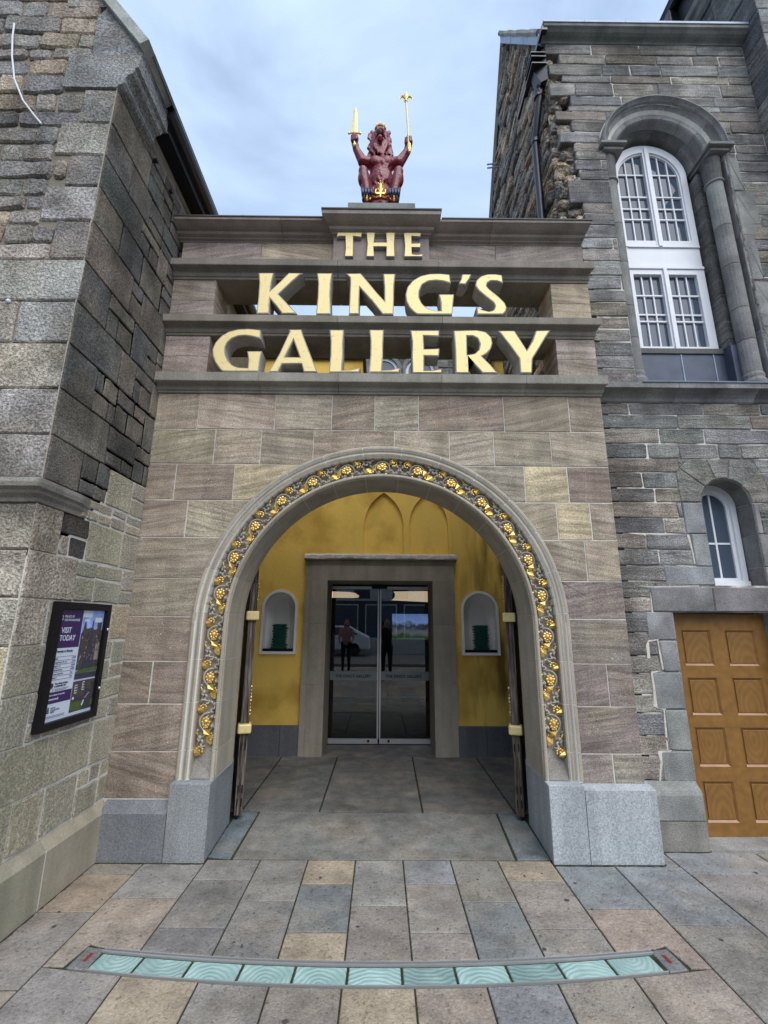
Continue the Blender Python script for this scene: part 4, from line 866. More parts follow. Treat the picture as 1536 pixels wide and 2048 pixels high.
# ================================================================= poster case
pc = empty('poster_case', 'black framed poster case reading VISIT TODAY, hung on the left side wall', 'poster', (XL, 3.02, .95))
ya, yb_, za, zb = 2.755, 3.292, .945, 1.668
fr = frXr(XL+.012)
holed('case_frame', fr, [(ya, za), (yb_, za), (yb_, zb), (ya, zb)], [[(ya+.042, za+.042), (yb_-.042, za+.042), (yb_-.042, zb-.042), (ya+.042, zb-.042)]], 'black', pc, -.01, .030)
bx('case_back', 'black', pc, XL+.002, XL+.014, ya+.005, yb_-.005, za+.005, zb-.005)
ia, ib, ja, jb = ya+.044, yb_-.044, za+.044, zb-.044; dw = ib-ia; dh = jb-ja
fr = frXr(XL+.020)
def pq(name, u0, u1, v0, v1, mat, n=0.0, par=None):
    P = [(ia+u0*dw, ja+v0*dh), (ia+u1*dw, ja+v0*dh), (ia+u1*dw, ja+v1*dh), (ia+u0*dw, ja+v1*dh)]
    V = [W(fr, a, b, n) for a, b in P]+[W(fr, a, b, n-.0008) for a, b in P]
    return mesh_obj(name, V, [(0, 1, 2, 3), (7, 6, 5, 4), (0, 4, 5, 1), (1, 5, 6, 2), (2, 6, 7, 3), (3, 7, 4, 0)], mat, par or pc)
ps = pq('poster_sheet', 0, 1, 0, 1, 'paper', 0)
pq('poster_heading', 0, .50, .645, 1, 'purple', .001, ps); pq('poster_band', 0, .50, .155, .255, 'purple', .001, ps)
def pt(s, u, v, size, mat, **k): return text('print', s, fr, ia+u*dw, ja+v*dh, size, mat, ps, n=.0022, **k)
pt('PALACE OF', .115, .925, .020, 'paper', sx=.85); pt('HOLYROODHOUSE', .115, .892, .020, 'paper', sx=.82)
for k in range(5): pq('crest', .045+.006*k, .062+.006*k, .900+.012*(k % 2), .945-.008*(k % 3), 'paper', .002, ps)
pt('VISIT', .09, .782, .047, 'paper', sx=.88, bold=.0006); pt('TODAY', .075, .710, .047, 'paper', sx=.88, bold=.0006)
pt('Thursday to Monday', .05, .605, .019, 'ink', sx=.95, bold=.0004)
for k, (a_, c_) in enumerate([('Adult', '£20.00'), ('Young Person 18 - 24', '£13.00'), ('Child 5 - 17', '£10.00'), ('Disabled Person', '£10.00'), ('Access companion', 'Free'), ('Under 5', 'Free')]):
    v = .565-k*.034; pt(a_, .05, v-.022, .0125, 'ink'); pt(c_, .40, v-.022, .0125, 'ink'); pq('rule', .045, .47, v, v+.0022, 'ink', .002, ps)
pq('rule', .045, .47, .361, .3632, 'ink', .002, ps)
pt('Your ticket includes', .13, .318, .0150, 'ink', sx=.95, bold=.0004); pt('a multimedia tour', .13, .296, .0150, 'ink', sx=.95, bold=.0004)
stone('badge', fr, [(ia+(.075+.035*math.cos(t*.45))*dw, ja+(.312+.024*math.sin(t*.45))*dh) for t in range(14)], 'ink', ps, (1, 1, 1), depth=.0, proud=.002, bev=.0005)
for v in (.275, .262, .249+.012): pass
for k in range(3): pq('small_print', .15, .42-.05*k, .282-.012*k-.006, .285-.012*k-.006, 'ink', .002, ps)
for (u0, u1, v0, v1) in ((.045, .12, .262, .2635), (.045, .12, .284, .2855), (.045, .0475, .262, .284), (.1175, .12, .262, .284)): pq('box_outline', u0, u1, v0, v1, 'ink', .002, ps)
pt('Book in advance for best value', .06, .222, .0135, 'paper', sx=.8); pt('www.rct.uk', .06, .185, .0175, 'paper', bold=.0004)
pt('ROYAL', .13, .108, .0125, 'ink'); pt('COLLECTION', .13, .090, .0125, 'ink'); pt('TRUST', .13, .072, .0125, 'ink')
for k in range(3): pq('crest', .07-.004*k, .10+.002*k, .112-.018*k, .125-.018*k, 'ink', .002, ps)
for k in range(2): pq('small_print', .05, .42, .045-.012*k, .0475-.012*k, 'ink', .002, ps)
# the two printed photographs
pq('photo_print', .51, 1, .33, 1, 'skyprint', .001, ps)
for (u0, u1, v0, v1, m_) in ((.51, .72, .93, .995, 'paper'), (.80, .97, .88, .93, 'paper'), (.56, .66, .885, .91, 'paper')): pq('cloud_print', u0, u1, v0, v1, m_, .0016, ps)
def pp_(name, pts, mat, n):
    P = [(ia+u*dw, ja+v*dh) for u, v in pts]
    V = [W(fr, a, b, n) for a, b in P]+[W(fr, a, b, n-.0006) for a, b in P]; m = len(P)
    mesh_obj(name, V, [tuple(range(m)), tuple(range(m, 2*m))[::-1]]+[(i, (i+1) % m, m+(i+1) % m, m+i) for i in range(m)], mat, ps)
r5 = random.Random(8)
pp_('building_print', [(.51, .42), (1, .42), (1, .80), (.97, .80), (.97, .88), (.95, .885), (.93, .88), (.87, .88), (.87, .81), (.80, .805), (.775, .83), (.77, .90), (.75, .90), (.745, .83), (.62, .815), (.60, .87), (.58, .90), (.56, .87), (.545, .79), (.51, .77)], 'stoneprint', .002)
for k in range(34):
    u = .52+.115*(k % 4)+r5.uniform(0, .05); v = .46+.037*(k//4)+r5.uniform(0, .015); pq('building_print', u, min(.995, u+r5.uniform(.012, .03)), v, v+r5.uniform(.012, .03), r5.choice(['paleprint', 'ink', 'ink', 'paleprint']), .0026+.00002*k, ps)
for v in (.745, .69, .60): pq('building_print', .53, .995, v, v+.005, 'ink', .0034, ps)
pp_('building_print', [(.60, .43), (.90, .43), (.86, .52), (.83, .60), (.80, .68), (.775, .76), (.76, .80), (.745, .75), (.72, .66), (.68, .58), (.64, .50)], 'ink', .0036)
for k in range(22): u = .66+r5.uniform(0, .19); v = .44+r5.uniform(0, .2); pq('building_print', u, u+.012, v, v+.018, 'stoneprint' if k % 3 else 'paleprint', .0040, ps)
pp_('building_print', [(.88, .50), (.98, .50), (.975, .66), (.93, .70), (.885, .66)], 'paleprint', .0030)
pp_('lawn_print', [(.51, .385), (1, .395), (1, .435), (.85, .43), (.6, .425), (.51, .405)], 'grassprint', .0044); pq('path_print', .51, 1, .333, .385, 'ink', .0032, ps)
pq('photo_print', .51, 1, .03, .315, 'stoneprint', .001, ps)
for (u0, v0) in ((.56, .20), (.72, .22)):
    pq('scene_print', u0, u0+.055, v0, v0+.08, 'paper', .002, ps)
    for a in range(2):
        for c in range(3): pq('scene_print', u0+.006+a*.025, u0+.026+a*.025, v0+.006+c*.025, v0+.024+c*.025, 'ink', .0024, ps)
for k in range(30): u = .75+r5.uniform(0, .22); v = .17+r5.uniform(0, .13); pq('scene_print', u, u+r5.uniform(.008, .025), v, v+r5.uniform(.008, .018), r5.choice(['ink', 'ink', 'grassprint']), .0026+.00002*k, ps)
pp_('scene_print', [(.51, .04), (.78, .04), (.80, .11), (.66, .125), (.51, .115)], 'grassprint', .0034); pp_('scene_print', [(.90, .05), (1, .06), (1, .12), (.92, .12)], 'grassprint', .0034)
pp_('scene_print', [(.76, .035), (.93, .035), (.95, .13), (.91, .20), (.87, .235), (.83, .21), (.80, .17), (.68, .155), (.55, .165), (.55, .145), (.68, .13), (.79, .13)], 'ink', .0042)
pp_('scene_print', [(.52, .150), (.56, .145), (.565, .168), (.53, .172)], 'paper', .0048); pp_('scene_print', [(.79, .14), (.81, .135), (.90, .18), (.885, .19)], 'paleprint', .0048); pp_('scene_print', [(.745, .075), (.77, .07), (.80, .12), (.78, .125)], 'paper', .0048)
for z in (1.50, 1.12): B().ball((XL+.042, yb_-.012, z), .010, n=8, m=5).build('lock', 'steel', pc)

# ================================================================= gallery building behind
gb = empty('gallery_building', 'ochre yellow entrance building behind the arch, with granite skirting and a stone door surround', 'building', (0, 6.08, 0))
YY = 6.08
def gothic(cx, hw, z0, zs, za_, n=8):
    P = [(cx-hw, z0), (cx+hw, z0)]
    for i in range(n+1): u = i/n; P.append((cx-hw+2*hw*math.cos(u*math.pi/3), za_-1.732*hw+2*hw*math.sin(u*math.pi/3)))
    for i in range(n-1, -1, -1): u = i/n; P.append((cx+hw-2*hw*math.cos(u*math.pi/3), za_-1.732*hw+2*hw*math.sin(u*math.pi/3)))
    return dedupe(P)
NL = arched(-1.312, .232, 1.17, 1.747, n=20); NR = arched(1.280, .244, 1.17, 1.735, n=20)
door_h = [(-.99, .0), (.955, .0), (.955, 2.36), (-.99, 2.36)]
g1 = gothic(.026, .268, 2.462, 2.85, 3.31); g2 = gothic(.634, .264, 2.462, 2.85, 3.31)
wall = [(-2.05, .34), (-.99, .34), (-.99, 2.36), (.955, 2.36), (.955, .34), (1.95, .34), (1.95, 5.38), (1.62, 5.38), (1.62, 4.9), (-.30, 4.9), (-.30, 5.36), (-2.05, 5.36)]
holed('wall', frY(YY), wall, [NL[:], NR[:], g1, g2], 'yellow', gb, -.5, 0)
for g_2 in (g1, g2): holed('blind_arch', frY(YY), g_2, [], 'yellow', gb, -.08, -.045)
bx('coping', 'leaddark', gb, -2.05, -.26, 6.02, 6.7, 5.36, 5.52); bx('coping', 'leaddark', gb, 1.60, 1.95, 6.04, 6.6, 5.38, 5.42); bx('coping', 'leaddark', gb, -.30, 1.62, 6.04, 6.6, 4.9, 4.96)
for x0, x1 in ((-1.95, -1.22), (-1.22, -.985), (.955, 1.30), (1.30, 1.95)): bx('granite_skirting', 'granite', gb, x0+.002, x1-.002, 6.05, 6.3, -.01, .338, (.11, .115, .125), bev=.003)
DS = (.27, .245, .20)
# surround: outer architrave and inner block, each in stones
for z0, z1 in ((0, .82), (.82, 1.55), (1.55, 2.10)):
    for sg, xo in ((-1, -.99), (1, .955)):
        xi = xo-sg*.08; xj = -.70 if sg < 0 else .668
        a, b_ = sorted((xo, xi)); bx('door_surround', 'smooth', gb, a, b_-.001, 6.03, 6.60, z0+.001, z1-.001, vary(DS, a=.04, hue=.01))
        a, b_ = sorted((xi, xj)); bx('door_surround', 'smooth', gb, a, b_, 6.018, 6.64, z0+.001, z1-.001, vary(DS, a=.04, hue=.01))
bx('door_surround', 'smooth', gb, -.99, .955, 6.03, 6.60, 2.295, 2.36, DS); bx('door_surround', 'smooth', gb, -.99, -.911, 6.03, 6.60, 2.10, 2.294, DS); bx('door_surround', 'smooth', gb, .875, .955, 6.03, 6.60, 2.10, 2.294, DS)
bx('door_lintel', 'smooth', gb, -.910, .874, 6.018, 6.64, 2.10, 2.293, DS)
b = B(); xs_ = [-1.01+2.0*t/24 for t in range(25)]; rr = random.Random(4)
b.loft([[(x, 6.10, 2.362), (x, 5.992+rr.uniform(-.003, .003), 2.364), (x, 5.982+rr.uniform(-.005, .004), 2.385+rr.uniform(-.01, .008)), (x, 5.985, 2.425+rr.uniform(-.004, .004)), (x, 6.01, 2.452+rr.uniform(-.004, .003)), (x, 6.10, 2.462)] for x in xs_]); b.build('drip_mould', 'repair', gb)
b = B(); b.loft([[(x, 6.09, 2.361), (x, 5.985, 2.3625), (x, 5.979, 2.376+rr.uniform(-.006, .008)), (x, 5.984, 2.392+rr.uniform(-.01, .008)), (x, 6.09, 2.39)] for x in xs_]); b.build('drip_mould', 'greytrim', gb, (.16, .155, .13))
# interior room
room = B(); room.box(-2.0, 2.0, 6.72, 6.74, 0, .0); 
ins = B(); ins.add([(-2, 6.72, 0), (2, 6.72, 0), (2, 10, 0), (-2, 10, 0), (-2, 6.72, 2.9), (2, 6.72, 2.9), (2, 10, 2.9), (-2, 10, 2.9)], [(0, 1, 2, 3), (7, 6, 5, 4), (3, 2, 6, 7), (0, 3, 7, 4), (1, 5, 6, 2)])
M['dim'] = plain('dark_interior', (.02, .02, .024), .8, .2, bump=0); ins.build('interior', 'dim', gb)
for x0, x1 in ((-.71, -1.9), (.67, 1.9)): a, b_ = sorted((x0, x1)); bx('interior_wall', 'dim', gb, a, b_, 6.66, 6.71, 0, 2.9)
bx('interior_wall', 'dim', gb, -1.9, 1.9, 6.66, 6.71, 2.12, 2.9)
def emis(name, c, s):
    m = bpy.data.materials.new(name); m.use_nodes = True; b = m.node_tree.nodes['Principled BSDF']; b.inputs['Base Color'].default_value = (*c, 1); b.inputs['Emission Color'].default_value = (*c, 1); b.inputs['Emission Strength'].default_value = s; return m
M['lit'] = emis('lit_ceiling_panel', (1.0, .66, .40), .85)
for P in ([(-1.1, 2.04), (-.50, 2.04), (-.44, 2.05), (-.43, 2.08), (-.50, 2.13), (-.62, 2.15), (-1.1, 2.16)], [(.20, 2.00), (1.1, 1.96), (1.1, 2.18), (.24, 2.165), (.27, 2.12), (.26, 2.05)]):
    holed('light_box', frY(9.0), P, [], 'lit', gb, -.06, 0)
def screen_mat():
    m = bpy.data.materials.new('lit_picture_screen'); m.use_nodes = True; t = m.node_tree; b = t.nodes['Principled BSDF']; lk = t.links.new
    g = N('ShaderNodeNewGeometry', t); s = N('ShaderNodeSeparateXYZ', t); lk(g.outputs['Position'], s.inputs[0]); n = N('ShaderNodeTexNoise', t); n.inputs['Scale'].default_value = 9; n.inputs['Detail'].default_value = 9; lk(g.outputs['Position'], n.inputs[0])
    a = N('ShaderNodeMath', t, operation='MULTIPLY_ADD'); a.inputs[1].default_value = .28; lk(n.outputs[0], a.inputs[0]); lk(s.outputs[2], a.inputs[2])
    r = N('ShaderNodeValToRGB', t); mr = N('ShaderNodeMapRange', t); mr.inputs[1].default_value = 1.28; mr.inputs[2].default_value = 1.95; lk(a.outputs[0], mr.inputs[0]); lk(mr.outputs[0], r.inputs[0])
    e = r.color_ramp.elements; e[0].color = (.10, .08, .12, 1); e[1].color = (.10, .16, .42, 1); e1 = e.new(.3); e1.color = (.03, .06, .015, 1); e2 = e.new(.42); e2.color = (.16, .15, .17, 1); e3 = e.new(.56); e3.color = (.02, .03, .03, 1); e4 = e.new(.68); e4.color = (.24, .32, .60, 1)
    lk(r.outputs[0], b.inputs['Emission Color']); b.inputs['Emission Strength'].default_value = .9; b.inputs['Base Color'].default_value = (0, 0, 0, 1); return m
M['screen'] = screen_mat()
bx('picture_screen', 'screen', gb, .19, .82, 8.0, 8.03, 1.30, 1.72)
# niches (white lined recess and frame) as parts
for P0, cx, hw, zs in ((NL, -1.312, .232, 1.747), (NR, 1.280, .244, 1.735)):
    inner = arched(cx, hw-.033, 1.203, zs, n=20)
    nf = holed('niche_frame', frY(YY), arched(cx, hw, 1.17, zs, -.001, n=20), [inner], 'plasterwhite', gb, -.03, .014)
    b = B(); back = [W(frY(YY), a, c, -.028) for a, c in inner]
    mid = [W(frY(YY), cx+(a-cx)*.96, 1.2+(c-1.2)*.985, -.10) for a, c in inner]; far = [W(frY(YY), cx+(a-cx)*.55, 1.2+(c-1.2)*.88, -.16) for a, c in inner]
    b.loft([back, mid, far], caps=False); n0 = len(inner); b.F.append(tuple(2*n0+i for i in range(n0))); b.build('niche_lining', 'plasterwhite', nf)
    bx('niche_shelf', 'black', nf, cx-hw+.04, cx+hw-.04, YY-.005, YY+.12, 1.207, 1.235)
    lb = 'stack of green glass layers in the niche left of the glass doors' if cx < 0 else 'stack of green glass layers in the niche right of the glass doors'
    st_ = empty('glass_stack', lb, 'lamp', (cx, YY+.05, 1.236), group='glass stacks in the two niches'); rr = random.Random(int(cx*10))
    z = 1.2365
    for k in range(9):
        h = .034; jx = rr.uniform(-.006, .006); wj = rr.uniform(-.010, .006)
        bx('glass_layer', 'greenglass', st_, cx-.095+jx-wj+.01, cx+.095+jx+wj+.01, YY+.0, YY+.09, z, z+h-.008, bev=.006); bx('glass_layer', 'greenglass', st_, cx-.078+.01, cx+.078+.01, YY+.01, YY+.08, z+h-.008, z+h); z += h
# ---- glass doors
gd = empty('glass_doors', 'pair of glass sliding doors with a frosted name band, inside the stone surround', 'door', (0, 6.62, 0))
for x0, x1 in ((-.695, -.034), (-.012, .665)):
    lf = bx('door_leaf', 'doorglass', gd, x0+.001, x1-.001, 6.620, 6.632, .085, 2.025)
    bx('bottom_rail', 'steel', lf, x0, x1, 6.605, 6.645, .012, .072); bx('top_rail', 'steel', lf, x0, x1, 6.605, 6.645, 2.03, 2.068)
    xc = x1-.004 if x0 < -.3 else x0+.004
    bx('stile', 'steel', lf, xc-.010, xc+.010, 6.606, 6.644, .073, 2.029)
    bd = bx('name_band', 'strip', lf, x0+.002, x1-.012 if x0 < -.3 else x1, 6.614, 6.6185, .805, .918)
    cx = (x0+x1)/2-.01
    text('band_lettering', "THE KING'S GALLERY", frY(6.6135), cx, .838, .054, 'black', bd, n=.001, align='CENTER', sx=.95, bold=.0012)
    B().ball((xc+(-.12 if x0 < -.3 else .12), 6.602, .045), .017, n=8, m=5).build('lock', 'black', lf)
b = B(); b.box(-.135, .085, 6.56, 6.64, 2.035, 2.095); b.build('door_sensor', 'black', gd)
m_ = gd.children[-1] if False else None
bx('track', 'black', gd, -.70, .668, 6.60, 6.66, -.004, .011)

# ================================================================= wooden gates, folded back
def make_gate(sg):
    lab = 'weathered oak gate leaf with gilt clasps folded back on the '+('left' if sg < 0 else 'right')+' side of the archway'
    gt = empty('wooden_gate', lab, 'gate', (sg*1.16, 4.2, 0), group='pair of oak gates')
    xo, xi = (1.180, 1.112)
    a, b_ = sorted((sg*xo, sg*xi))
    def topz(y): u = min(1.14, max(0.0, y-4.2)); return 1.60+math.sqrt(max(0, 1.17**2-(1.17-u)**2))
    o = bx('front_post', 'wood', gt, a, b_, 4.20, 4.30, .035, 1.90, bev=.006)
    P = [(4.30, .05), (5.36, .05)]+[(y, topz(y)) for y in [5.36-1.06*t/16 for t in range(17)]]
    frm = frXr(0) if sg < 0 else frXl(0)
    pl = [( y, z) for y, z in P]
    for k in range(7):
        y0 = 4.303+k*.15; y1 = y0+.147
        Q = [(y0, .05), (y1, .05), (y1, topz(y1)), ((y0+y1)/2, topz((y0+y1)/2)), (y0, topz(y0))]
        bb = B(); bb.loft([[(sg*1.175, y, z) for y, z in Q], [(sg*1.135, y, z) for y, z in Q]]); bb.build('plank', 'wood', gt)
    bb = B(); hx = [(4.24, .06), (5.34, .06)]+[(y, topz(y)-.03) for y in [5.34-1.1*t/14 for t in range(15)]]; bb.loft([[(sg*1.186, y, z) for y, z in hx], [(sg*1.177, y, z) for y, z in hx]]); bb.build('shade_plate', 'black', gt)  # black sheet added on the leaf's outer face, painting the shade by the jamb
    bb = B(); pts = [(sg*1.155, 4.25, 1.85)]+[(sg*1.155, y, topz(y)) for y in [4.26+1.1*t/14 for t in range(15)]]; bb.tube(pts, .042, 6); bb.build('curved_head', 'wood', gt)
    for z0, z1 in ((1.575, 1.655), (.65, .725)):
        q = bx('gilt_clasp', 'goldface', gt, a-.022, b_+.022, 4.165, 4.27, z0, z1, bev=.012)
        hx = sorted((sg*1.205, sg*1.235)); bx('hinge', 'iron', q, hx[0], hx[1], 4.15, 4.22, z0+.01, z1-.01)
    for zc_ in (1.86, .88):
        bb = B()
        for k in range(9): bb.ball((sg*(1.108), 4.30+.01*math.sin(k), zc_-.10+k*.028), .012+.004*math.sin(k*1.7), n=6, m=4)
        bb.build('gilt_tracery', 'gold', gt)
    for z0 in (.10, .20, .52):
        for dx in (-.016, .016): bx('slot', 'black', gt, (a+b_)/2+dx-.005, (a+b_)/2+dx+.005, 4.196, 4.21, z0, z0+.06)
    B().tube([(sg*1.16, 4.24, 0.0), (sg*1.16, 4.24, .05)], .016, 8).build('drop_bolt', 'iron', gt)
for sg in (-1, 1):
    make_gate(sg)
    # each leaf swings back past square, along the side of the court
    piv = Vector((sg*1.12, 4.2, 0)); Rt = Matrix.Translation(piv) @ Matrix.Rotation(R(-17.6*sg), 4, 'Z') @ Matrix.Translation(-piv)
    ro = [o for o in WL if o.name.startswith('wooden_gate')][-1]
    ro.matrix_basis = Rt @ Matrix.Translation(WL[ro])

# ================================================================= right-hand wing
YR = 3.77; r2 = random.Random(33)
rb = empty('palace_wing', 'tall grey stone wing on the right with a ragged corner and an orange oak door', 'building', (2.9, YR, 0))
GRS = [(.165, .165, .16), (.20, .195, .182), (.15, .15, .15), (.23, .212, .185), (.18, .178, .17), (.165, .155, .14), (.205, .205, .20), (.215, .19, .158)]
OPB = arched(2.955, .63, 3.66, 6.45, n=30); OPS = arched(2.955, .215, 1.875, 2.58, n=24)
# core
VS = arched(2.955, .215, 1.875, 2.58, .0, 24)
holed('wall_core', frY(YR), [(2.03, 0), (2.352, 0), (2.352, 1.66), (3.17, 1.66), (3.17, 0), (4.05, 0), (4.05, 7.96), (2.03, 7.96)], [arched(2.955, .63, 3.70, 6.45, n=30), VS], 'mortar_mixed', rb, -.20, -.007)
bx('wall_core', 'mortar_dark', rb, 1.97, 2.04, 3.90, 4.2, 0, 7.95)
tz = [7.946, 7.788, 7.644, 7.476, 7.364, 7.174, 7.039, 6.957, 6.827, 6.669, 6.517, 6.40, 6.29, 6.15, 6.019, 5.733, 5.60, 5.46, 5.30, 5.17, 5.03, 4.86, 4.70, 4.56, 4.40, 4.27, 4.13, 3.98, 3.85, 3.665]
tx = [1.80, 1.945, 1.82, 1.95, 1.80, 2.02, 1.98, 1.84, 1.995, 1.86, 2.0, 2.01, 1.99, 2.03, 1.89, 2.02, 2.02]
lowz = [3.50, 3.39, 3.255, 3.114, 2.975, 2.843, 2.704, 2.576, 2.441, 2.303, 2.168, 2.035, 1.904, 1.771, 1.657, 1.494, 1.32, 1.19, 1.03, .90, .74, .60, .43]
VSR = 0.40
def vous_poly():    # region of small-window voussoirs
    return arched(2.955, .37, 2.571, 2.60, n=16)
VP = [(2.562, 2.572), (3.35, 2.572), (3.30, 2.84), (3.235, 2.975), (2.667, 2.972), (2.552, 2.84)]
HO = arched(2.955, .685, 6.35, 6.47, n=30)
for zt, zb_ in list(zip(tz, tz[1:]))+list(zip(lowz, lowz[1:])):
    i = tz.index(zt) if zt in tz else 99
    xl = tx[i] if i < len(tx) else (1.95 if zt > 3.6 else 1.93)
    js = courses(xl, 4.05, zb_, zt, .26, .72, r2)
    out = []
    for a, b_, c, d in js:
        # split at openings' centre
        if a < 2.955 < b_ and (c < 7.2) and (c > 3.6 or (1.8 < d and c < 3.0)): out += [(a, 2.955, c, d), (2.955, b_, c, d)]
        else: out.append((a, b_, c, d))
    for a, b_, c, d in out:
        if zt < 1.70 or (zt <= 1.772 and False):
            if a >= 2.20: continue
            b_ = min(b_, 2.20)
        if d < 1.85 and c > 1.60:   # lintel zone
            if a >= 2.19: continue
            b_ = min(b_, 2.19)
        if b_-a < .05: continue
        P = rectpoly(a, b_, c, d, .0038 if r2.random() < .6 else .0065, .010, .005, r2, True)
        if c > 3.6 and d < 7.3: P = cut(P, arched(2.955, .683 if c > 6.3 else .632, 3.66, 6.47, n=40))
        if P and 1.8 < d and c < 3.0:
            P = cut(P, VP if c > 2.56 else [(2.56 if c > 2.3 else 2.60, 1.86), (3.22, 1.86), (3.22, 2.58), (2.56 if c > 2.3 else 2.60, 2.58)])
        if not P: continue
        ed = a <= xl+.01 and zt > 5.0
        stone('stone', frY(YR), P, 'grey', rb, vary(r2.choice(GRS), r2, .12), depth=.17 if ed else .05, proud=r2.uniform(-.003, .005), bev=.006, tilt=.012, rnd=r2)
# pale repairs and smears of lime on some joints
for P in ([(2.10, 1.40), (2.125, 1.44), (2.215, 1.455), (2.21, 1.44), (2.13, 1.425), (2.125, 1.30), (2.10, 1.30)], [(2.195, 1.44), (2.205, 1.44), (2.222, 1.22), (2.205, 1.21)], [(2.115, 1.20), (2.20, 1.205), (2.13, 1.19), (2.135, .98), (2.20, .935), (2.19, .92), (2.10, .945), (2.115, 1.1)], [(2.175, .92), (2.185, .92), (2.175, .64), (2.16, .64)], [(2.075, .43), (2.10, .56), (2.09, .632), (2.20, .64), (2.15, .60), (2.12, .55), (2.09, .43)],
          [(2.18, 1.655), (2.195, 1.84), (2.205, 1.84), (2.195, 1.65)], [(2.56, 2.30), (2.585, 2.29), (2.60, 2.05), (2.585, 2.05), (2.575, 2.2)], [(2.10, 1.86), (2.60, 1.872), (2.60, 1.862), (2.20, 1.852)]):
    P2 = []
    for i in range(len(P)):
        a, b_ = P[i], P[(i+1) % len(P)]; P2.append(a); P2.append(((a[0]+b_[0])/2+r2.uniform(-.004, .004), (a[1]+b_[1])/2+r2.uniform(-.004, .004)))
    stone('lime_smear', frY(YR), P2, 'repair', rb, (1, 1, 1), depth=.01, proud=.006, bev=.002)
# dressed stones round the small window
def radial(cx, cz, r0, r1_, a0, a1, n=5): return [(cx+r1_*math.cos(a0+(a1-a0)*i/n), cz+r1_*math.sin(a0+(a1-a0)*i/n)) for i in range(n+1)]+[(cx+r0*math.cos(a1+(a0-a1)*i/n), cz+r0*math.sin(a1+(a0-a1)*i/n)) for i in range(n+1)]
cx, cz = 2.955, 2.58
cuts = [0, R(42), R(78), R(107), R(140), math.pi]; bnd = []
def onVP(t):
    d = (math.cos(t), math.sin(t)); best = 9
    Q = [(2.562, 2.575), (3.35, 2.575), (3.30, 2.84), (3.235, 2.970), (2.667, 2.967), (2.555, 2.84)]
    for i in range(1, len(Q)):
        (x0, y0), (x1, y1) = Q[i], Q[(i+1) % len(Q)]; ex, ey = x1-x0, y1-y0; den = d[0]*ey-d[1]*ex
        if abs(den) < 1e-9: continue
        s = ((x0-cx)*ey-(y0-cz)*ex)/den; u = ((x0-cx)*d[1]-(y0-cz)*d[0])/den
        if s > .05 and -.001 <= u <= 1.001: best = min(best, s)
    return (cx+d[0]*best, cz+d[1]*best)
VP_c = [math.atan2(y-cz, x-cx) for x, y in ((3.30, 2.84), (3.235, 2.970), (2.667, 2.967), (2.555, 2.84))]
for a0, a1 in zip(cuts, cuts[1:]):
    ts = sorted([a0+.004, a1-.004]+[t for t in VP_c if a0+.03 < t < a1-.03])
    P = [onVP(max(t, .001) if t < math.pi-.001 else math.pi-.001) for t in ts]+[(cx+.217*math.cos(a1-.01+(a0-a1+.02)*i/6), cz+.217*math.sin(a1-.01+(a0-a1+.02)*i/6)) for i in range(7)]
    stone('voussoir', frY(YR), P, 'grey', rb, vary((.175, .17, .155), r2, .08), depth=.05, proud=.003, bev=.006)
    b = B(); b.loft([[(cx+rr_*math.cos(t), y, cz+rr_*math.sin(t)) for rr_, y in ((.216, 3.77), (.205, 3.782), (.203, 3.97), (.23, 3.97))] for t in [a0+.006+(a1-a0-.012)*i/6 for i in range(7)]]); b.build('arch_soffit', 'greytrim', rb, vary((.14, .135, .125), r2, .1))
for z0, z1 in ((1.875, 2.03), (2.03, 2.305), (2.305, 2.575)):
    xl = {1.875: 2.60, 2.03: 2.60, 2.305: 2.562}[z0]
    stone('window_stone', frY(YR), rectpoly(xl-(.27 if z0 == 1.875 else 0), 2.738, z0, z1, .003, .004, .002, r2), 'greytrim', rb, vary((.20, .205, .21), r2, .1), depth=.05, proud=.006, bev=.006)
    stone('window_stone', frY(YR), rectpoly(3.172, 3.22 if z0 != 2.03 else 3.30, z0, z1, .003, .004, .002, r2), 'greytrim', rb, vary((.20, .20, .20), r2, .1), depth=.05, proud=.006, bev=.006)
    for x0, x1 in ((2.70, 2.742), (3.168, 3.21)): bx('reveal_stone', 'greytrim', rb, x0, x1, 3.775, 3.97, z0+.001, z1-.001, vary((.15, .15, .145), r2, .1))
def pane_arch(x0, x1, z0, cx, zs, r, n=5):
    P = [(x0, z0), (x1, z0)]
    for i in range(n+1):
        x = x1+(x0-x1)*i/n; d = r*r-(x-cx)**2; P.append((x, zs+math.sqrt(max(d, 0))))
    return P
def pane(P, y, par): return holed('pane', frY(y), P, [], 'pane', par, -.003, .003)
# small window
sw = holed('window', frY(3.955), arched(2.955, .203, 1.875, 2.58, n=24), [arched(2.955, .158, 1.932, 2.575, n=24)], 'white', rb, -.05, .012)
holed('inner_frame', frY(3.965), arched(2.955, .160, 1.932, 2.575, n=20), [arched(2.955, .128, 1.955, 2.575, n=20)], 'white', sw, -.04, .0)
bx('sill_board', 'white', sw, 2.752, 3.158, 3.925, 3.955, 1.876, 1.925)
bx('glazing_bar', 'white', sw, 2.947, 2.963, 3.975, 3.985, 1.95, 2.70); bx('glazing_bar', 'white', sw, 2.83, 3.08, 3.976, 3.984, 2.250, 2.266)
for x0, x1 in ((2.82, 2.947), (2.963, 3.09)):
    pane([(x0, 1.94), (x1, 1.94), (x1, 2.25), (x0, 2.25)], 3.985, sw); pane(pane_arch(x0, x1, 2.266, 2.955, 2.575, .137), 3.985, sw)
bx('interior', 'dim', rb, 2.75, 3.16, 4.02, 4.03, 1.87, 2.80)
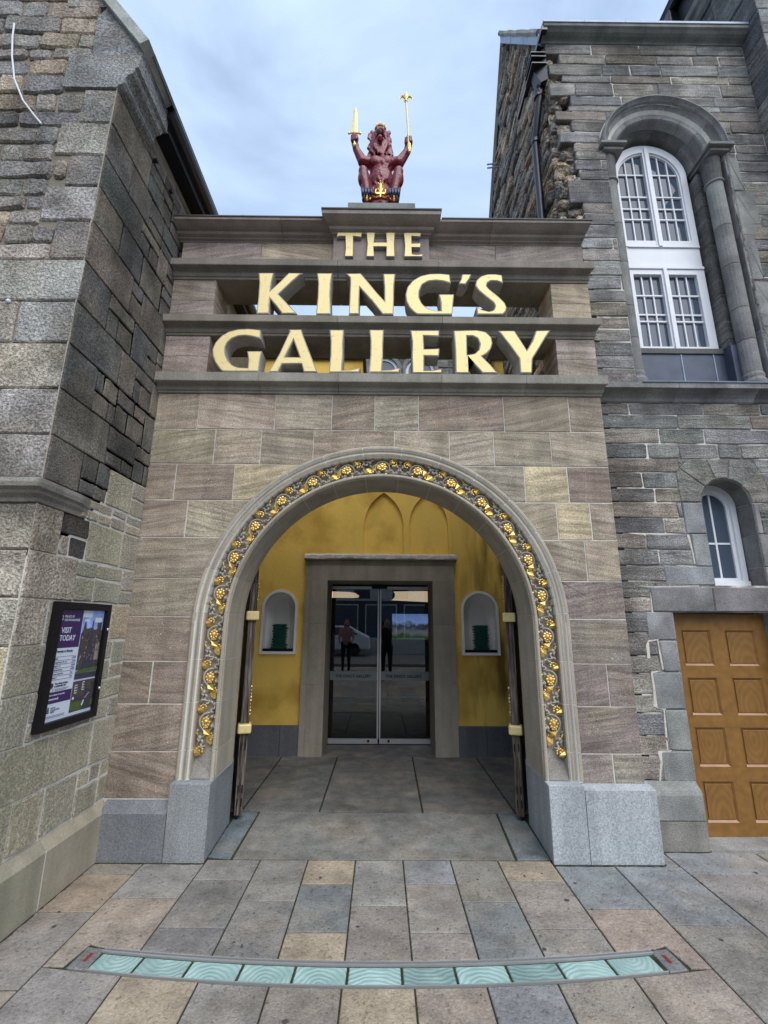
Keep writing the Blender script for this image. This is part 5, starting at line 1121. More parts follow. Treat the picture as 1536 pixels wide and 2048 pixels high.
# big window: hood, orders, columns
def ringR(cx, cz, pr, a0, a1, name, mat, col, par, n=6):
    b = B(); b.loft([[(cx+r*math.cos(t), y, cz+r*math.sin(t)) for r, y in pr] for t in [a0+(a1-a0)*i/n for i in range(n+1)]]); return b.build(name, mat, par, col)
CXB, CZB = 2.955, 6.47
hood = [(.668, 3.80), (.668, 3.735), (.655, 3.715), (.645, 3.715), (.635, 3.74), (.622, 3.755), (.615, 3.80)]
ord1 = [(.616, 4.0), (.616, 3.775), (.60, 3.80), (.56, 3.835), (.52, 3.842), (.495, 3.845), (.485, 3.86), (.485, 4.0)]
ord2 = [(.52, 4.10), (.486, 3.95), (.475, 3.965), (.455, 3.985), (.44, 3.99), (.435, 4.0), (.425, 4.10)]
k = [0, 27, 50, 74, 99, 124, 150, 180]
for pr, nm, off in ((hood, 'hood_stone', 0), (ord1, 'arch_stone', 6), (ord2, 'inner_arch_stone', 11)):
    for a0, a1 in zip(k, k[1:]):
        ringR(CXB, CZB, pr, R(a0 if a0 == 0 else a0+off)+.004, R(a1 if a1 == 180 else a1+off)-.004, nm, 'greytrim', vary((.20, .20, .195) if nm != 'inner_arch_stone' else (.14, .14, .135), r2, .12), rb)
ringR(CXB, CZB, [(.68, 3.80), (.60, 3.806), (.49, 3.87), (.49, 4.12), (.68, 4.12)], 0, math.pi, 'arch_core', 'mortar_pale', (1, 1, 1), rb, 30)
ringR(CXB, CZB, [(.50, 3.862), (.489, 3.868), (.489, 3.96), (.50, 3.96)], 0, math.pi, 'arch_soffit', 'greytrim', (.10, .10, .10), rb, 30)
for sg in (-1, 1):
    X = lambda d: CXB+sg*(d+(.048 if sg < 0 and abs(d-.535) < .001 else 0))
    # abacus and cap
    for z0, z1, d0, d1, y0 in ((6.435, 6.47, .43, .70, 3.70), (6.395, 6.432, .455, .66, 3.735)):
        a, b_ = sorted((X(d0), X(d1))); bx('abacus', 'greytrim', rb, a, b_, y0, 4.08, z0, z1, (.16, .16, .155), bev=.006)
        b = B(); b.tube([(X(.535), 3.868, 6.394), (X(.535), 3.868, 6.30), (X(.535), 3.868, 6.10)], [.098, .088, .080], 16); b.build('capital', 'greytrim', rb, (.20, .20, .195))
    b = B(); b.tube([(X(.535), 3.868, 6.10), (X(.535), 3.868, 6.09), (X(.535), 3.868, 6.075), (X(.535), 3.868, 6.065)], [.08, .092, .092, .08], 16); b.build('necking', 'greytrim', rb, (.17, .17, .17))
    zz = [6.064, 5.52, 5.05, 4.55, 4.20, 3.86]
    for z1, z0 in zip(zz, zz[1:]):
        b = B(); b.tube([(X(.535), 3.868, z0+.003), (X(.535), 3.868, z1-.003)], .078, 16, True); b.build('column_drum', 'greytrim', rb, vary((.165, .165, .16), r2, .12), smooth=False)
    b = B(); b.tube([(X(.535), 3.868, z) for z in (3.66, 3.70, 3.72, 3.76, 3.80, 3.83, 3.86)], [.12, .12, .10, .105, .085, .09, .08], 16); b.build('column_base', 'greytrim', rb, (.17, .17, .165))
    # jamb behind the column and reveal to the window
    for j, (z1, z0) in enumerate(zip([6.343, 5.9, 5.35, 4.82, 4.3], [5.9, 5.35, 4.82, 4.3, 3.66])):
        a, b_ = sorted((X(.625), X(.72))); bx('jamb_stone', 'greytrim', rb, a, b_, 3.79, 4.10, z0+.003, z1-.003, vary((.17, .17, .165), r2, .12))
        a, b_ = sorted((X(.445), X(.64))); bx('jamb_stone', 'grey', rb, a, b_, 3.955, 4.10, z0+.003, z1-.003, vary((.13, .13, .125), r2, .15))
        if sg > 0:
            stone('jamb_face', frY(YR-.004), rectpoly(X(.632), X(.632+(.13, .22)[j % 2]), z0, z1, .003, .004, .002, r2), 'greytrim', rb, vary((.185, .185, .18), r2, .08), depth=.03, bev=.012)
# window joinery
wx, wr, ws = 2.943, .42, 6.427
wn = holed('window', frY(4.06), arched(wx, wr, 5.475, ws, n=30), [arched(wx, .352, 5.548, 6.40, n=28)], 'white', rb, -.06, .012)
holed('inner_frame', frY(4.06), arched(wx, .356, 5.548, 6.40, n=28), [arched(wx, .335, 5.552, 6.40, n=28)], 'white', wn, -.05, -.004)
bx('mullion', 'white', wn, 2.905, 2.981, 4.045, 4.09, 5.47, 6.755); bx('mullion_bead', 'white', wn, 2.925, 2.961, 4.03, 4.05, 5.47, 6.80)
bx('transom_panel', 'white', rb, 2.525, 3.361, 4.055, 4.09, 5.19, 5.475); bx('transom_rail', 'white', rb, 2.525, 3.361, 4.035, 4.06, 5.188, 5.215); bx('transom_rail', 'white', rb, 2.60, 3.361, 4.04, 4.06, 5.462, 5.478)
wl = holed('window', frY(4.06), [(2.523, 4.21), (3.363, 4.21), (3.363, 5.187), (2.523, 5.187)], [[(2.61, 4.27), (2.905, 4.27), (2.905, 5.125), (2.61, 5.125)], [(2.981, 4.27), (3.277, 4.27), (3.277, 5.125), (2.981, 5.125)]], 'white', rb, -.05, .012)
bx('mullion_bead', 'white', wl, 2.925, 2.961, 4.03, 4.05, 4.21, 5.187)
def sash(par, x0, x1, zs_, y, arch=False):
    n = 3; w_ = (x1-x0)/n
    for k_ in range(1, n):
        x = x0+w_*k_; ztop = zs_[-1]
        if arch: ztop = 6.40+math.sqrt(max(.01, .345**2-(x-wx)**2))
        bx('glazing_bar', 'white', par, x-.0065, x+.0065, y-.012, y+.004, zs_[0], ztop)
    for i, z in enumerate(zs_[1:] if arch else zs_[1:-1]):
        if arch and i == len(zs_)-1: break
        bx('glazing_bar', 'white', par, x0, x1, y-.016 if i in (0, 2) else y-.010, y+.004, z-.008, z+.008)
    for i in range(len(zs_)-1):
        for k_ in range(n):
            a, b_ = x0+w_*k_, x0+w_*(k_+1)
            holed('pane', frY(y+.006+.003*(i % 2)), [(a+.001, zs_[i]+.001), (b_-.001, zs_[i]+.001), (b_-.001, zs_[i+1]-.001), (a+.001, zs_[i+1]-.001)], [], 'pane', par, -.002, .002)
    if arch:
        for k_ in range(n):
            a, b_ = x0+w_*k_, x0+w_*(k_+1); holed('pane', frY(y+.006), pane_arch(a+.001, b_-.001, zs_[-1]+.001, wx, 6.40, .342), [], 'pane', par, -.002, .002)
for x0, x1 in ((2.61, 2.905), (2.981, 3.277)):
    sash(wn, x0, x1, [5.548, 5.845, 5.992, 6.147, 6.458], 4.085, True)
    sash(wl, x0, x1, [4.27, 4.573, 4.657, 4.88, 5.125], 4.085)
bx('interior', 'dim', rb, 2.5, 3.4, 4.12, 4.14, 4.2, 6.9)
# lead apron, upstand, string course
bx('lead_apron', 'lead', rb, 2.50, 3.36, 4.0, 4.06, 3.66, 4.155); bx('lead_apron_cap', 'leaddark', rb, 2.52, 3.37, 3.985, 4.06, 4.155, 4.209)
b = B(); b.box(3.36, 3.44, 3.90, 4.06, 3.66, 4.20); b.box(3.355, 3.37, 3.90, 4.0, 4.19, 4.215); b.build('lead_upstand', 'lead', rb)
for x in (2.93, 3.25): bx('lead_roll', 'leadpale', rb, x, x+.008, 3.994, 4.0, 3.68, 4.15)
b = B(); b.loft([[(x, 4.02, 3.70), (x, 3.64, 3.645), (x, 3.636, 3.655), (x, 4.02, 3.72)] for x in (2.30, 4.04)]); b.build('lead_flashing', 'leadpale', rb)
for x0, x1 in ((1.90, 2.62), (2.62, 3.35), (3.35, 4.05)):
    b = B(); b.loft([[(x, y, z) for y, z in ((3.80, 3.505), (3.77, 3.505), (3.755, 3.515), (3.745, 3.54), (3.72, 3.565), (3.69, 3.58), (3.685, 3.59), (3.65, 3.595), (3.65, 3.645), (3.80, 3.665))] for x in (x0+.002, x1-.002)]); b.build('string_course', 'greytrim', rb, vary((.18, .18, .175), r2, .1))
# wall-head cornice with lead
ccp = [(3.80, 7.95), (3.765, 7.95), (3.755, 7.965), (3.74, 7.975), (3.715, 7.985), (3.69, 8.0), (3.67, 8.02), (3.655, 8.03), (3.65, 8.035), (3.65, 8.075), (3.80, 8.09)]
for x0, x1 in ((1.76, 2.9), (2.9, 4.05)):
    b = B(); b.loft([[(x, y, z) for y, z in ccp] for x in (x0+.002, x1-.002)]); b.build('cornice', 'greytrim', rb, (.15, .155, .145))
for i in range(5): bx('lead_cap', 'leadpale', rb, 1.755+i*.46, 1.755+(i+1)*.46-.004, 3.64, 3.80, 8.076+.0, 8.105)
bx('side_gutter', 'iron', rb, 1.735, 1.80, 3.66, 4.6, 7.985, 8.045)
# lintel, door jambs, base
for x0, x1 in ((2.192, 2.70), (2.70, 3.45), (3.45, 4.05)):
    stone('lintel', frY(YR), rectpoly(x0, x1, 1.66, 1.86, .002, .004, .002, r2), 'greytrim', rb, vary((.155, .155, .152), r2, .06), depth=.15, proud=.012, bev=.008)
JB = [(1.44, 1.66, 2.13), (1.20, 1.44, 2.215), (.925, 1.20, 2.127), (.635, .925, 2.18), (.425, .635, 2.11)]
for z0, z1, xl in JB:
    stone('jamb_stone', frY(YR), rectpoly(xl, 2.358, z0, z1, .003, .012, .003, r2), 'greytrim', rb, vary((.185, .19, .185), r2, .1), depth=.03, proud=.008, bev=.008)
    bx('jamb_return', 'greytrim', rb, 2.32, 2.359, 3.775, 3.90, z0+.002, z1-.002, (.15, .15, .148))
    bx('jamb_return', 'greytrim', rb, 3.169, 3.21, 3.775, 3.90, z0+.002, z1-.002, (.17, .17, .168))
    stone('jamb_stone', frY(YR), rectpoly(3.17, 3.17+(.35 if xl < 2.15 else .22), z0, z1, .003, .012, .003, r2), 'greytrim', rb, vary((.19, .195, .19), r2, .1), depth=.03, proud=.008, bev=.008)
    stone('stone', frY(YR), rectpoly(3.17+(.35 if xl < 2.15 else .22), 4.05, z0, z1, .003, .012, .003, r2), 'grey', rb, vary(r2.choice(GRS), r2, .1), depth=.05, proud=.0, bev=.008)
for x0, x1 in ((1.93, 2.345), (3.17, 4.05)):
    b = B(); b.loft([[(x, y, z) for y, z in ((3.80, .195), (3.70, .195), (3.70, .355), (3.712, .385), (3.74, .405), (3.762, .432), (3.80, .432))] for x in (x0, x1)]); b.build('base_stone', 'greytrim', rb, (.19, .195, .185))
    b = B(); b.loft([[(x, y, z) for y, z in ((3.80, -.02), (3.70, -.02), (3.70, .188), (3.80, .188))] for x in (x0, x1)]); b.build('base_stone', 'greytrim', rb, (.175, .17, .15))
b = B(); b.loft([[(2.345, 3.69, -.02), (2.345, 3.69, .012), (2.345, 3.90, .02), (2.345, 3.90, -.02)], [(3.9, 3.66, -.02), (3.9, 3.66, .03), (3.9, 3.90, .035), (3.9, 3.90, -.02)]]); b.build('door_step', 'greytrim', rb, (.22, .215, .20))
# oak door
dr = bx('door', 'oakrail', rb, 2.35, 3.172, 3.895, 3.93, .022, 1.645)
zp = [(.117, .396), (.498, .778), (.868, 1.147), (1.240, 1.519)]
cp = [(2.468, 2.708), (2.829, 3.075)]
zc_ = [.022]+[v for p in zp for v in p]+[1.645]
for i in range(0, len(zc_), 2): bx('rail', 'oakrail', dr, 2.35, 3.172, 3.880, 3.894, zc_[i], zc_[i+1])
for z0, z1 in zp:
    for x0, x1 in ((2.35, 2.468), (2.708, 2.829), (3.075, 3.172)): bx('stile', 'oakrail', dr, x0, x1, 3.8805, 3.894, z0+.0005, z1-.0005)
    for x0, x1 in cp:
        bx('panel', 'oak', dr, x0+.018, x1-.018, 3.886, 3.8955, z0+.018, z1-.018, bev=.003)
        b = B(); b.add([(x0, 3.8795, z0), (x1, 3.8795, z0), (x1-.016, 3.8935, z0+.017), (x0+.016, 3.8935, z0+.017)], [(0, 1, 2, 3)]); b.build('panel_bevel', 'bevelpink', dr)
        b = B(); b.add([(x0, 3.8795, z0), (x0+.016, 3.8935, z0+.017), (x0+.016, 3.8935, z1-.017), (x0, 3.8795, z1), (x1-.016, 3.8935, z1-.017), (x1, 3.8795, z1), (x1-.016, 3.8935, z0+.017), (x1, 3.8795, z0)], [(0, 1, 2, 3), (3, 2, 4, 5), (5, 4, 6, 7)]); b.build('panel_bevel', 'oakrail', dr)
# ragged side wall (gable end)
XS = 1.80
gab = [(3.95, 0), (7.4, 0), (7.4, 6.3), (5.06, 10.28), (3.90, 8.30), (3.90, 6.0)]
gb_fr = frXl(XS)
holed('side_core', gb_fr, [(-a, b_) for a, b_ in gab][::-1], [], 'mortar_dark', rb, -.2, -.03)
z = 3.4; n_r = 0
RC = [(.22, .19, .155), (.28, .22, .165), (.17, .16, .15), (.33, .25, .17), (.22, .21, .195), (.14, .125, .11), (.28, .24, .19)]
while z < 10.2:
    h = r2.uniform(.09, .17)
    ymax = 7.4 if z < 6.3 else 7.4-(z+h-6.3)/(10.28-6.3)*(7.4-5.06); ymin = 3.82 if z < 8.1 else 3.82+(z+h-8.15)/(10.28-8.15)*1.26
    if z < 4.8: ymin = 3.95
    y = ymin+r2.uniform(.03, .14)
    while y < ymax-.06:
        w_ = r2.uniform(.18, .62)
        if ymax-(y+w_) < .1: w_ = ymax-y
        stone('rubble_stone', gb_fr, rectpoly(-(y+w_), -y, z, z+h+r2.uniform(-.02, .02), .008, .03, .014, r2, True), 'rubble', rb, vary(r2.choice(RC), r2, .15), depth=.06, proud=r2.uniform(-.01, .035), bev=.02, tilt=.09, rnd=r2); n_r += 1
        y += w_
    z += h
# broken rubble heart seen between the bonding stones
z = 4.6
while z < 7.95:
    h = r2.uniform(.07, .17); x = 1.795
    while x < 2.03:
        w_ = r2.uniform(.08, .17); stone('core_stone', frY(3.81), rectpoly(x, x+w_, z, z+h, .004, .02, .010, r2, True), 'rubble', rb, vary(r2.choice(RC), r2, .15), depth=.06, proud=r2.uniform(-.05, .03), bev=.02, tilt=.25, rnd=r2); x += w_
    z += h
# jagged bonding stones at the broken corner
for i, (zt, zb_) in enumerate(zip(tz[:22], tz[1:23])):
    if r2.random() < .75: 
        yy = r2.uniform(3.86, 3.95); stone('rubble_stone', frXl(1.90), rectpoly(-yy-.14, -3.80, zb_, zt, .008, .02, .008, r2, True), 'rubble', rb, vary(r2.choice(RC[:3]), r2, .15), depth=.10, proud=r2.uniform(-.03, .04), bev=.02, tilt=.15, rnd=r2)
# gable skews with lead
for y0, z0, y1, z1, nm in ((3.78, 8.10, 5.06, 10.30, 'lead_skew'),):
    for k_ in range(3):
        a, b_ = k_/3+.004, (k_+1)/3-.004; ya, za_, yb2, zb2 = y0+(y1-y0)*a, z0+(z1-z0)*a, y0+(y1-y0)*b_, z0+(z1-z0)*b_
        b = B(); b.loft([[(x, y, z) for x, y, z in ((1.745, yy, zz-.16), (1.745, yy, zz+.02), (2.2, yy, zz+.03), (2.2, yy, zz-.16))] for yy, zz in ((ya, za_), (yb2, zb2))]); b.build('lead_skew', 'leadpale', rb)
b = B(); b.tube([(1.75, 3.78+1.28*t/9+.0, 8.14+2.2*t/9+.01*math.sin(t*2.3)) for t in range(10)], .035, 6); b.build('skew_roll', 'greytrim', rb, (.2, .2, .18))
b = B(); b.loft([[(1.76, 7.41, 6.31), (1.80, 7.43, 6.33), (1.80, 7.38, 6.28)], [(1.76, 5.07, 10.30), (1.80, 5.09, 10.32), (1.80, 5.04, 10.28)]]); b.build('skew_edge', 'greytrim', rb, (.2, .18, .16))
b = B(); b.tube([(1.62, 5.72, 8.62), (1.80, 5.70, 8.62)], .012, 6); b.tube([(1.62, 5.72, 8.55), (1.80, 5.70, 8.55)], .012, 6); b.build('overflow_pipe', 'leadpale', rb)
V = [(1.80, 3.78, 8.10), (4.0, 3.78, 8.10), (4.0, 5.06, 10.28), (1.80, 5.06, 10.28), (4.0, 7.4, 6.3), (1.80, 7.4, 6.3)]
mesh_obj('roof', V, [(0, 1, 2, 3), (3, 2, 4, 5)], 'slate', rb)
# hopper and downpipe
dp = empty('downpipe', 'black cast iron downpipe with hopper head on the ragged side wall', 'drainpipe', (1.72, 4.0, 5.2))
b = B(); b.loft([[(1.80-s, 3.88+.0+(.11-s*.5)*sy, z) for s, sy in ((0, 1), (w_, 1), (w_, -1), (0, -1))] for z, w_ in ((7.86, .15), (7.80, .15), (7.795, .135), (7.62, .125), (7.50, .09), (7.42, .065))]); b.build('hopper', 'iron', dp)
b = B()
for z0 in (7.80, 7.74, 7.64): b.box(1.635, 1.80, 3.76, 4.0, z0, z0+.014)
b.build('hopper_moulding', 'iron', dp)
b = B(); b.tube([(1.745, 3.88, 7.46), (1.742, 3.88, 7.38), (1.73, 4.08, 6.98), (1.73, 4.10, 6.90), (1.73, 4.12, 5.0), (1.73, 4.12, 3.2)], .040, 12); b.build('pipe', 'iron', dp, smooth=True)
for z0, y0 in ((7.33, 3.905), (6.92, 4.095), (5.35, 4.12)): B().tube([(1.735, y0, z0), (1.735, y0, z0+.07)], .052, 12).build('collar', 'iron', dp)
# rear downpipe seen under the sign
d2 = empty('downpipe', 'dark drainpipe behind the letters R and Y', 'drainpipe', (1.5, 6.0, 5.0)); B().tube([(1.50, 6.05, 4.9), (1.50, 6.05, 6.2)], .05, 10).build('pipe', 'iron', d2, smooth=True); B().tube([(1.50, 6.05, 5.32), (1.50, 6.05, 5.42)], .068, 10).build('collar', 'iron', d2); B().box(1.38, 1.62, 5.98, 6.12, 5.5, 5.62).build('hopper', 'iron', d2)

# ================================================================= stair tower at the right edge
tw = empty('stair_tower', 'taller dark stone tower at the right edge of the view, with an overhanging gutter', 'tower', (4.05, 3.5, 0)); XT = 4.05
B().box(XT+.01, 6.5, 3.535, 8.5, 0, 9.55).build('wall_core', 'mortar_dark', tw)
z = 3.0; r3 = random.Random(5)
while z < 9.2:
    h = .36 if z > 6.2 else .30
    y = 3.52; k_ = 0
    while y < 8.4:
        w_ = (.30 if int(z*10) % 2 else .5) if k_ == 0 else r3.uniform(.45, .95)
        stone('tower_stone', frXl(XT), rectpoly(-(y+w_), -y, z, min(z+h, 9.12), .003, .004, .003, r3), 'tower', tw, vary(r3.choice([(.13, .135, .14), (.16, .16, .158), (.115, .12, .125), (.18, .175, .165)]), r3, .1), depth=.03, bev=.006, tilt=.01, rnd=r3); y += w_; k_ += 1
    x = XT
    while x < 5.4:
        w_ = r3.uniform(.3, .6); stone('tower_stone', frY(3.52), rectpoly(x, x+w_, z, min(z+h, 9.12), .003, .004, .003, r3), 'grey', tw, vary((.21, .215, .215), r3, .1), depth=.03, bev=.006, tilt=.01, rnd=r3); x += w_
    z += h
for pf in ([(4.06, 9.10), (4.03, 9.10), (4.0, 9.14), (3.99, 9.22), (3.96, 9.26), (3.96, 9.36), (4.06, 9.38)],):
    b = B(); b.loft([[(x, y, z) for x, z in pf] for y in (3.4, 8.5)]); b.build('cornice', 'greytrim', tw, (.17, .17, .165))
bx('fascia', 'black', tw, 3.98, 4.4, 3.4, 8.5, 9.38, 9.78); B().tube([(3.93, 3.4, 9.80), (3.93, 8.5, 9.80)], .06, 10).build('gutter', 'iron', tw)
b = B(); b.loft([[(3.97-w_, y, z) for w_, y in ((0, 4.55-d), (w0, 4.55-d), (w0, 4.55+d), (0, 4.55+d))] for z, w0, d in ((9.72, .15, .16), (9.62, .15, .16), (9.52, .12, .12), (9.40, .07, .06))]) if False else None
bx('hopper', 'iron', tw, 3.86, 3.99, 4.42, 4.72, 9.50, 9.74, bev=.02)
mesh_obj('roof', [(3.86, 3.3, 9.85), (3.86, 8.5, 9.85), (6.5, 8.5, 12.0), (6.5, 3.3, 12.0), (6.5, 3.3, 9.8), (6.5, 8.5, 9.8)], [(0, 3, 2, 1), (0, 4, 3), (1, 2, 5)], 'slate', tw)

# ================================================================= hall beyond, glimpsed through the slots
ha = empty('rear_hall', 'grey stone hall with white arched windows glimpsed through the lower slot behind the letters', 'building', (1.0, 9.5, 0))
YH = 9.5; hr = random.Random(9)
wins = [(.02, .34), (.86, .34)]
holed('wall_core', frY(YH), [(-.42, 4.6), (2.3, 4.6), (2.3, 8.05), (-.42, 8.05)], [arched(c, h, 5.6, 7.25, n=16) for c, h in wins], 'mortar_dark', ha, -.4, -.02)
z = 6.0
while z < 8.0:
    for (a, b_, c, d) in courses(-.42, 2.3, z, z+.22, .3, .6, hr):
        P = rectpoly(a, b_, c, d, .006, .01, .005, hr)
        for cx_, hw in wins:
            if P and a < cx_+hw+.1 and b_ > cx_-hw-.1: P = cut(P, arched(cx_, hw+.09, 5.6, 7.25, n=24))
        if P: stone('stone', frY(YH), P, 'grey', ha, vary((.16, .16, .155), hr, .15), depth=.05, bev=.01)
    z += .22
for cx_, hw in wins:
    holed('window_surround', frY(YH), arched(cx_, hw+.09, 5.6, 7.25, n=20), [arched(cx_, hw, 5.6, 7.25, n=20)], 'greytrim', ha, -.2, .01, (.17, .17, .165))
    wf = holed('window', frY(YH+.05), arched(cx_, hw, 5.6, 7.25, n=20), [arched(cx_, hw-.07, 5.7, 7.25, n=20)], 'white', ha, -.05, 0)
    holed('pane', frY(YH+.08), arched(cx_, hw-.06, 5.6, 7.25, n=16), [], 'pane', wf, -.01, 0); bx('glazing_bar', 'white', wf, cx_-.28, cx_+.28, YH+.055, YH+.075, 6.95, 6.99)
b = B(); b.box(-.46, 2.3, 9.35, 9.95, 8.05, 8.12); b.build('coping', 'greytrim', ha, (.16, .16, .155))
# scrolled iron finials on the hall roof
for k_ in range(6):
    b = B(); x = .30+k_*.17; b.tube([(x+.06*math.cos(t*.5)*(1-t*.05), 9.45, 8.20+.06*math.sin(t*.5)*(1-t*.05)) for t in range(14)], .014, 5); b.build('roof_scroll', 'greytrim', ha, (.22, .2, .18))

# ================================================================= lion statue
ln = empty('lion_statue', 'crowned red lion statue raising a gilt sword and sceptre on top of the gateway', 'statue', (-.035, 3.68, 5.374))
LX = -.036
def blob(parts, name, mat, parent, vox=.011, smooth=4):
    """one continuous skin over tapered limbs and masses"""
    b = B()
    for p in parts:
        if p[0] == 'c':
            _, a, c, r0, r1_ = p; a = Vector(a); c = Vector(c); n = max(2, int((c-a).length/(.45*max(min(r0, r1_), .006)))+1); n = min(n, 14)
            for i in range(n+1): u = i/n; b.ball(a.lerp(c, u), r0+(r1_-r0)*u, n=10, m=7)
        else: _, c, r, sc = p; b.ball(c, r, sc, n=14, m=9)
    o = b.build(name, mat, parent, smooth=True)
    m = o.modifiers.new('skin', 'REMESH'); m.mode = 'VOXEL'; m.voxel_size = vox; m.use_smooth_shade = True
    m = o.modifiers.new('smooth', 'SMOOTH'); m.iterations = smooth; m.factor = .5
    return o
X = lambda d: LX+d
P = []
P += [('e', (X(0), 3.74, 5.70), .13, (1.0, 1.0, 1.25)), ('e', (X(0), 3.72, 5.92), .125, (1.05, .85, 1.45)), ('e', (X(0), 3.71, 6.08), .115, (1.12, .8, .9))]
for s in (-1, 1):
    P += [('e', (X(.055*s), 3.655, 6.09), .060, (1, .7, 1.1))]
    P += [('c', (X(.09*s), 3.78, 5.60), (X(.172*s), 3.575, 5.86), .085, .050), ('c', (X(.175*s), 3.57, 5.865), (X(.125*s), 3.57, 5.56), .048, .038), ('c', (X(.125*s), 3.57, 5.58), (X(.12*s), 3.53, 5.48), .038, .04)]
    P += [('e', (X(.172*s), 3.59, 5.79), .064, (.85, 1, 1.5)), ('c', (X(.08*s), 3.72, 6.13), (X(.185*s), 3.69, 6.125), .064, .056)]
P += [('c', (X(-.185), 3.69, 6.125), (X(-.255), 3.67, 6.26), .054, .037), ('c', (X(-.255), 3.67, 6.26), (X(-.275), 3.66, 6.36), .037, .037), ('e', (X(-.274), 3.655, 6.368), .043, (1, 1, 1.1))]
P += [('c', (X(.185), 3.69, 6.115), (X(.265), 3.67, 6.24), .054, .040), ('c', (X(.265), 3.67, 6.24), (X(.280), 3.66, 6.33), .039, .038), ('e', (X(.279), 3.655, 6.345), .045, (1, 1, 1.1))]
# head and mane
P += [('e', (X(-.008), 3.74, 6.46), .105, (1, 1, 1.2)), ('e', (X(-.01), 3.72, 6.34), .118, (1.0, .8, 1.25)), ('e', (X(-.010), 3.665, 6.455), .052, (.85, 1.2, .9)), ('e', (X(-.010), 3.62, 6.462), .032, (1, .9, .8)), ('c', (X(-.012), 3.65, 6.345), (X(-.012), 3.60, 6.330), .036, .027), ('c', (X(-.012), 3.60, 6.325), (X(-.012), 3.60, 6.295), .022, .012)]
for s in (-1, 1):
    P += [('e', (X(-.010+.088*s), 3.715, 6.545), .026, (.9, .6, 1.2)), ('e', (X(-.010+.032*s), 3.635, 6.50), .017, (1, 1, 1)), ('c', (X(-.01+.028*s), 3.605, 6.447), (X(-.01+.042*s), 3.63, 6.375), .016, .013)]
lr = random.Random(2)
for i in range(46):
    s = -1 if i % 2 else 1; t = i/46
    x0 = s*(.05+.065*lr.random()); z0 = 6.50-.26*lr.random(); ln_ = .07+.06*lr.random(); yy = 3.665+.04*lr.random()+abs(x0)*.25
    P += [('c', (X(-.01+x0), yy, z0), (X(-.01+x0*1.05+.012*lr.uniform(-1, 1)), yy-.012, z0-ln_*.6), .017, .015), ('c', (X(-.01+x0*1.05), yy-.012, z0-ln_*.6), (X(-.01+x0*.9), yy-.022, z0-ln_), .014, .006)]
for i in range(16):
    x0 = lr.uniform(-.07, .07); z0 = lr.uniform(6.22, 6.30); P += [('c', (X(-.01+x0), 3.645, z0), (X(-.01+x0*.8), 3.635, z0-.07), .018, .007)]
for i in range(26):
    x0 = lr.uniform(-.07, .07); z0 = lr.uniform(5.78, 6.10); P += [('c', (X(x0), 3.622+.25*abs(x0), z0), (X(x0*.8+.01), 3.618+.25*abs(x0), z0-.035), .012, .005)]
# fingers round the grips
for cx_, cz_ in ((X(-.272), 6.355), (X(.277), 6.335)):
    for k_ in range(4): P += [('c', (cx_-.030, 3.63, cz_+.030-.020*k_), (cx_+.026, 3.612, cz_+.028-.020*k_), .012, .011)]
    P += [('c', (cx_+.03, 3.65, cz_+.03), (cx_-.005, 3.615, cz_+.048), .013, .010)]
P += [('c', (X(.05), 3.86, 5.55), (X(.18), 3.86, 5.50), .03, .028)]
blob(P, 'body', 'red', ln, vox=.0085, smooth=2)
B().ball((X(-.012), 3.598, 6.395), .030, (.85, .8, 1.3)).build('open_mouth', 'reddark', ln)
# sword
b = B(); b.loft([[(LX-.272+x*w_, 3.62+y*.35, z) for x, y in ((-1, 0), (0, -.02), (1, 0), (0, .02))] for z, w_ in ((6.415, .030), (6.55, .027), (6.70, .021), (6.765, .002))]); sw_ = b.build('sword', 'goldface', ln)
b = B(); b.tube([(X(-.326), 3.62, 6.408), (X(-.272), 3.62, 6.414), (X(-.218), 3.62, 6.408)], [.008, .012, .008], 8); b.ball((X(-.328), 3.62, 6.406), .013); b.ball((X(-.216), 3.62, 6.406), .013); b.ball((X(-.272), 3.63, 6.418), .022, (1, .7, .8)); b.build('guard', 'gold', sw_)
b = B(); b.tube([(X(-.272), 3.63, 6.41), (X(-.272), 3.63, 6.27)], .011, 8); b.ball((X(-.272), 3.63, 6.268), .018, (1, 1, 1.2)); b.build('pommel', 'gold', sw_)
# sceptre
b = B(); b.tube([(X(.282), 3.62, 6.20), (X(.272), 3.62, 6.50), (X(.255), 3.62, 6.85)], [.0125, .011, .010], 8); sc_ = b.build('sceptre', 'goldface', ln)
b = B(); b.tube([(X(.283), 3.62, 6.19), (X(.282), 3.62, 6.27)], [.016, .020], 8); b.ball((X(.283), 3.62, 6.18), .016); b.build('sceptre_foot', 'gold', sc_)
b = B(); c0 = X(.253)
b.ball((c0, 3.62, 6.845), .018, (1, 1, .6)); b.tube([(c0, 3.62, 6.85), (c0, 3.62, 6.90), (c0-.001, 3.62, 6.935), (c0-.002, 3.62, 6.985)], [.010, .022, .018, .002], 8)
for s in (-1, 1): b.tube([(c0, 3.62, 6.865), (c0+s*.018, 3.62, 6.905), (c0+s*.042, 3.62, 6.915), (c0+s*.062, 3.62, 6.892), (c0+s*.068, 3.62, 6.865)], [.010, .013, .012, .008, .002], 8)
b.build('sceptre_head', 'gold', sc_)
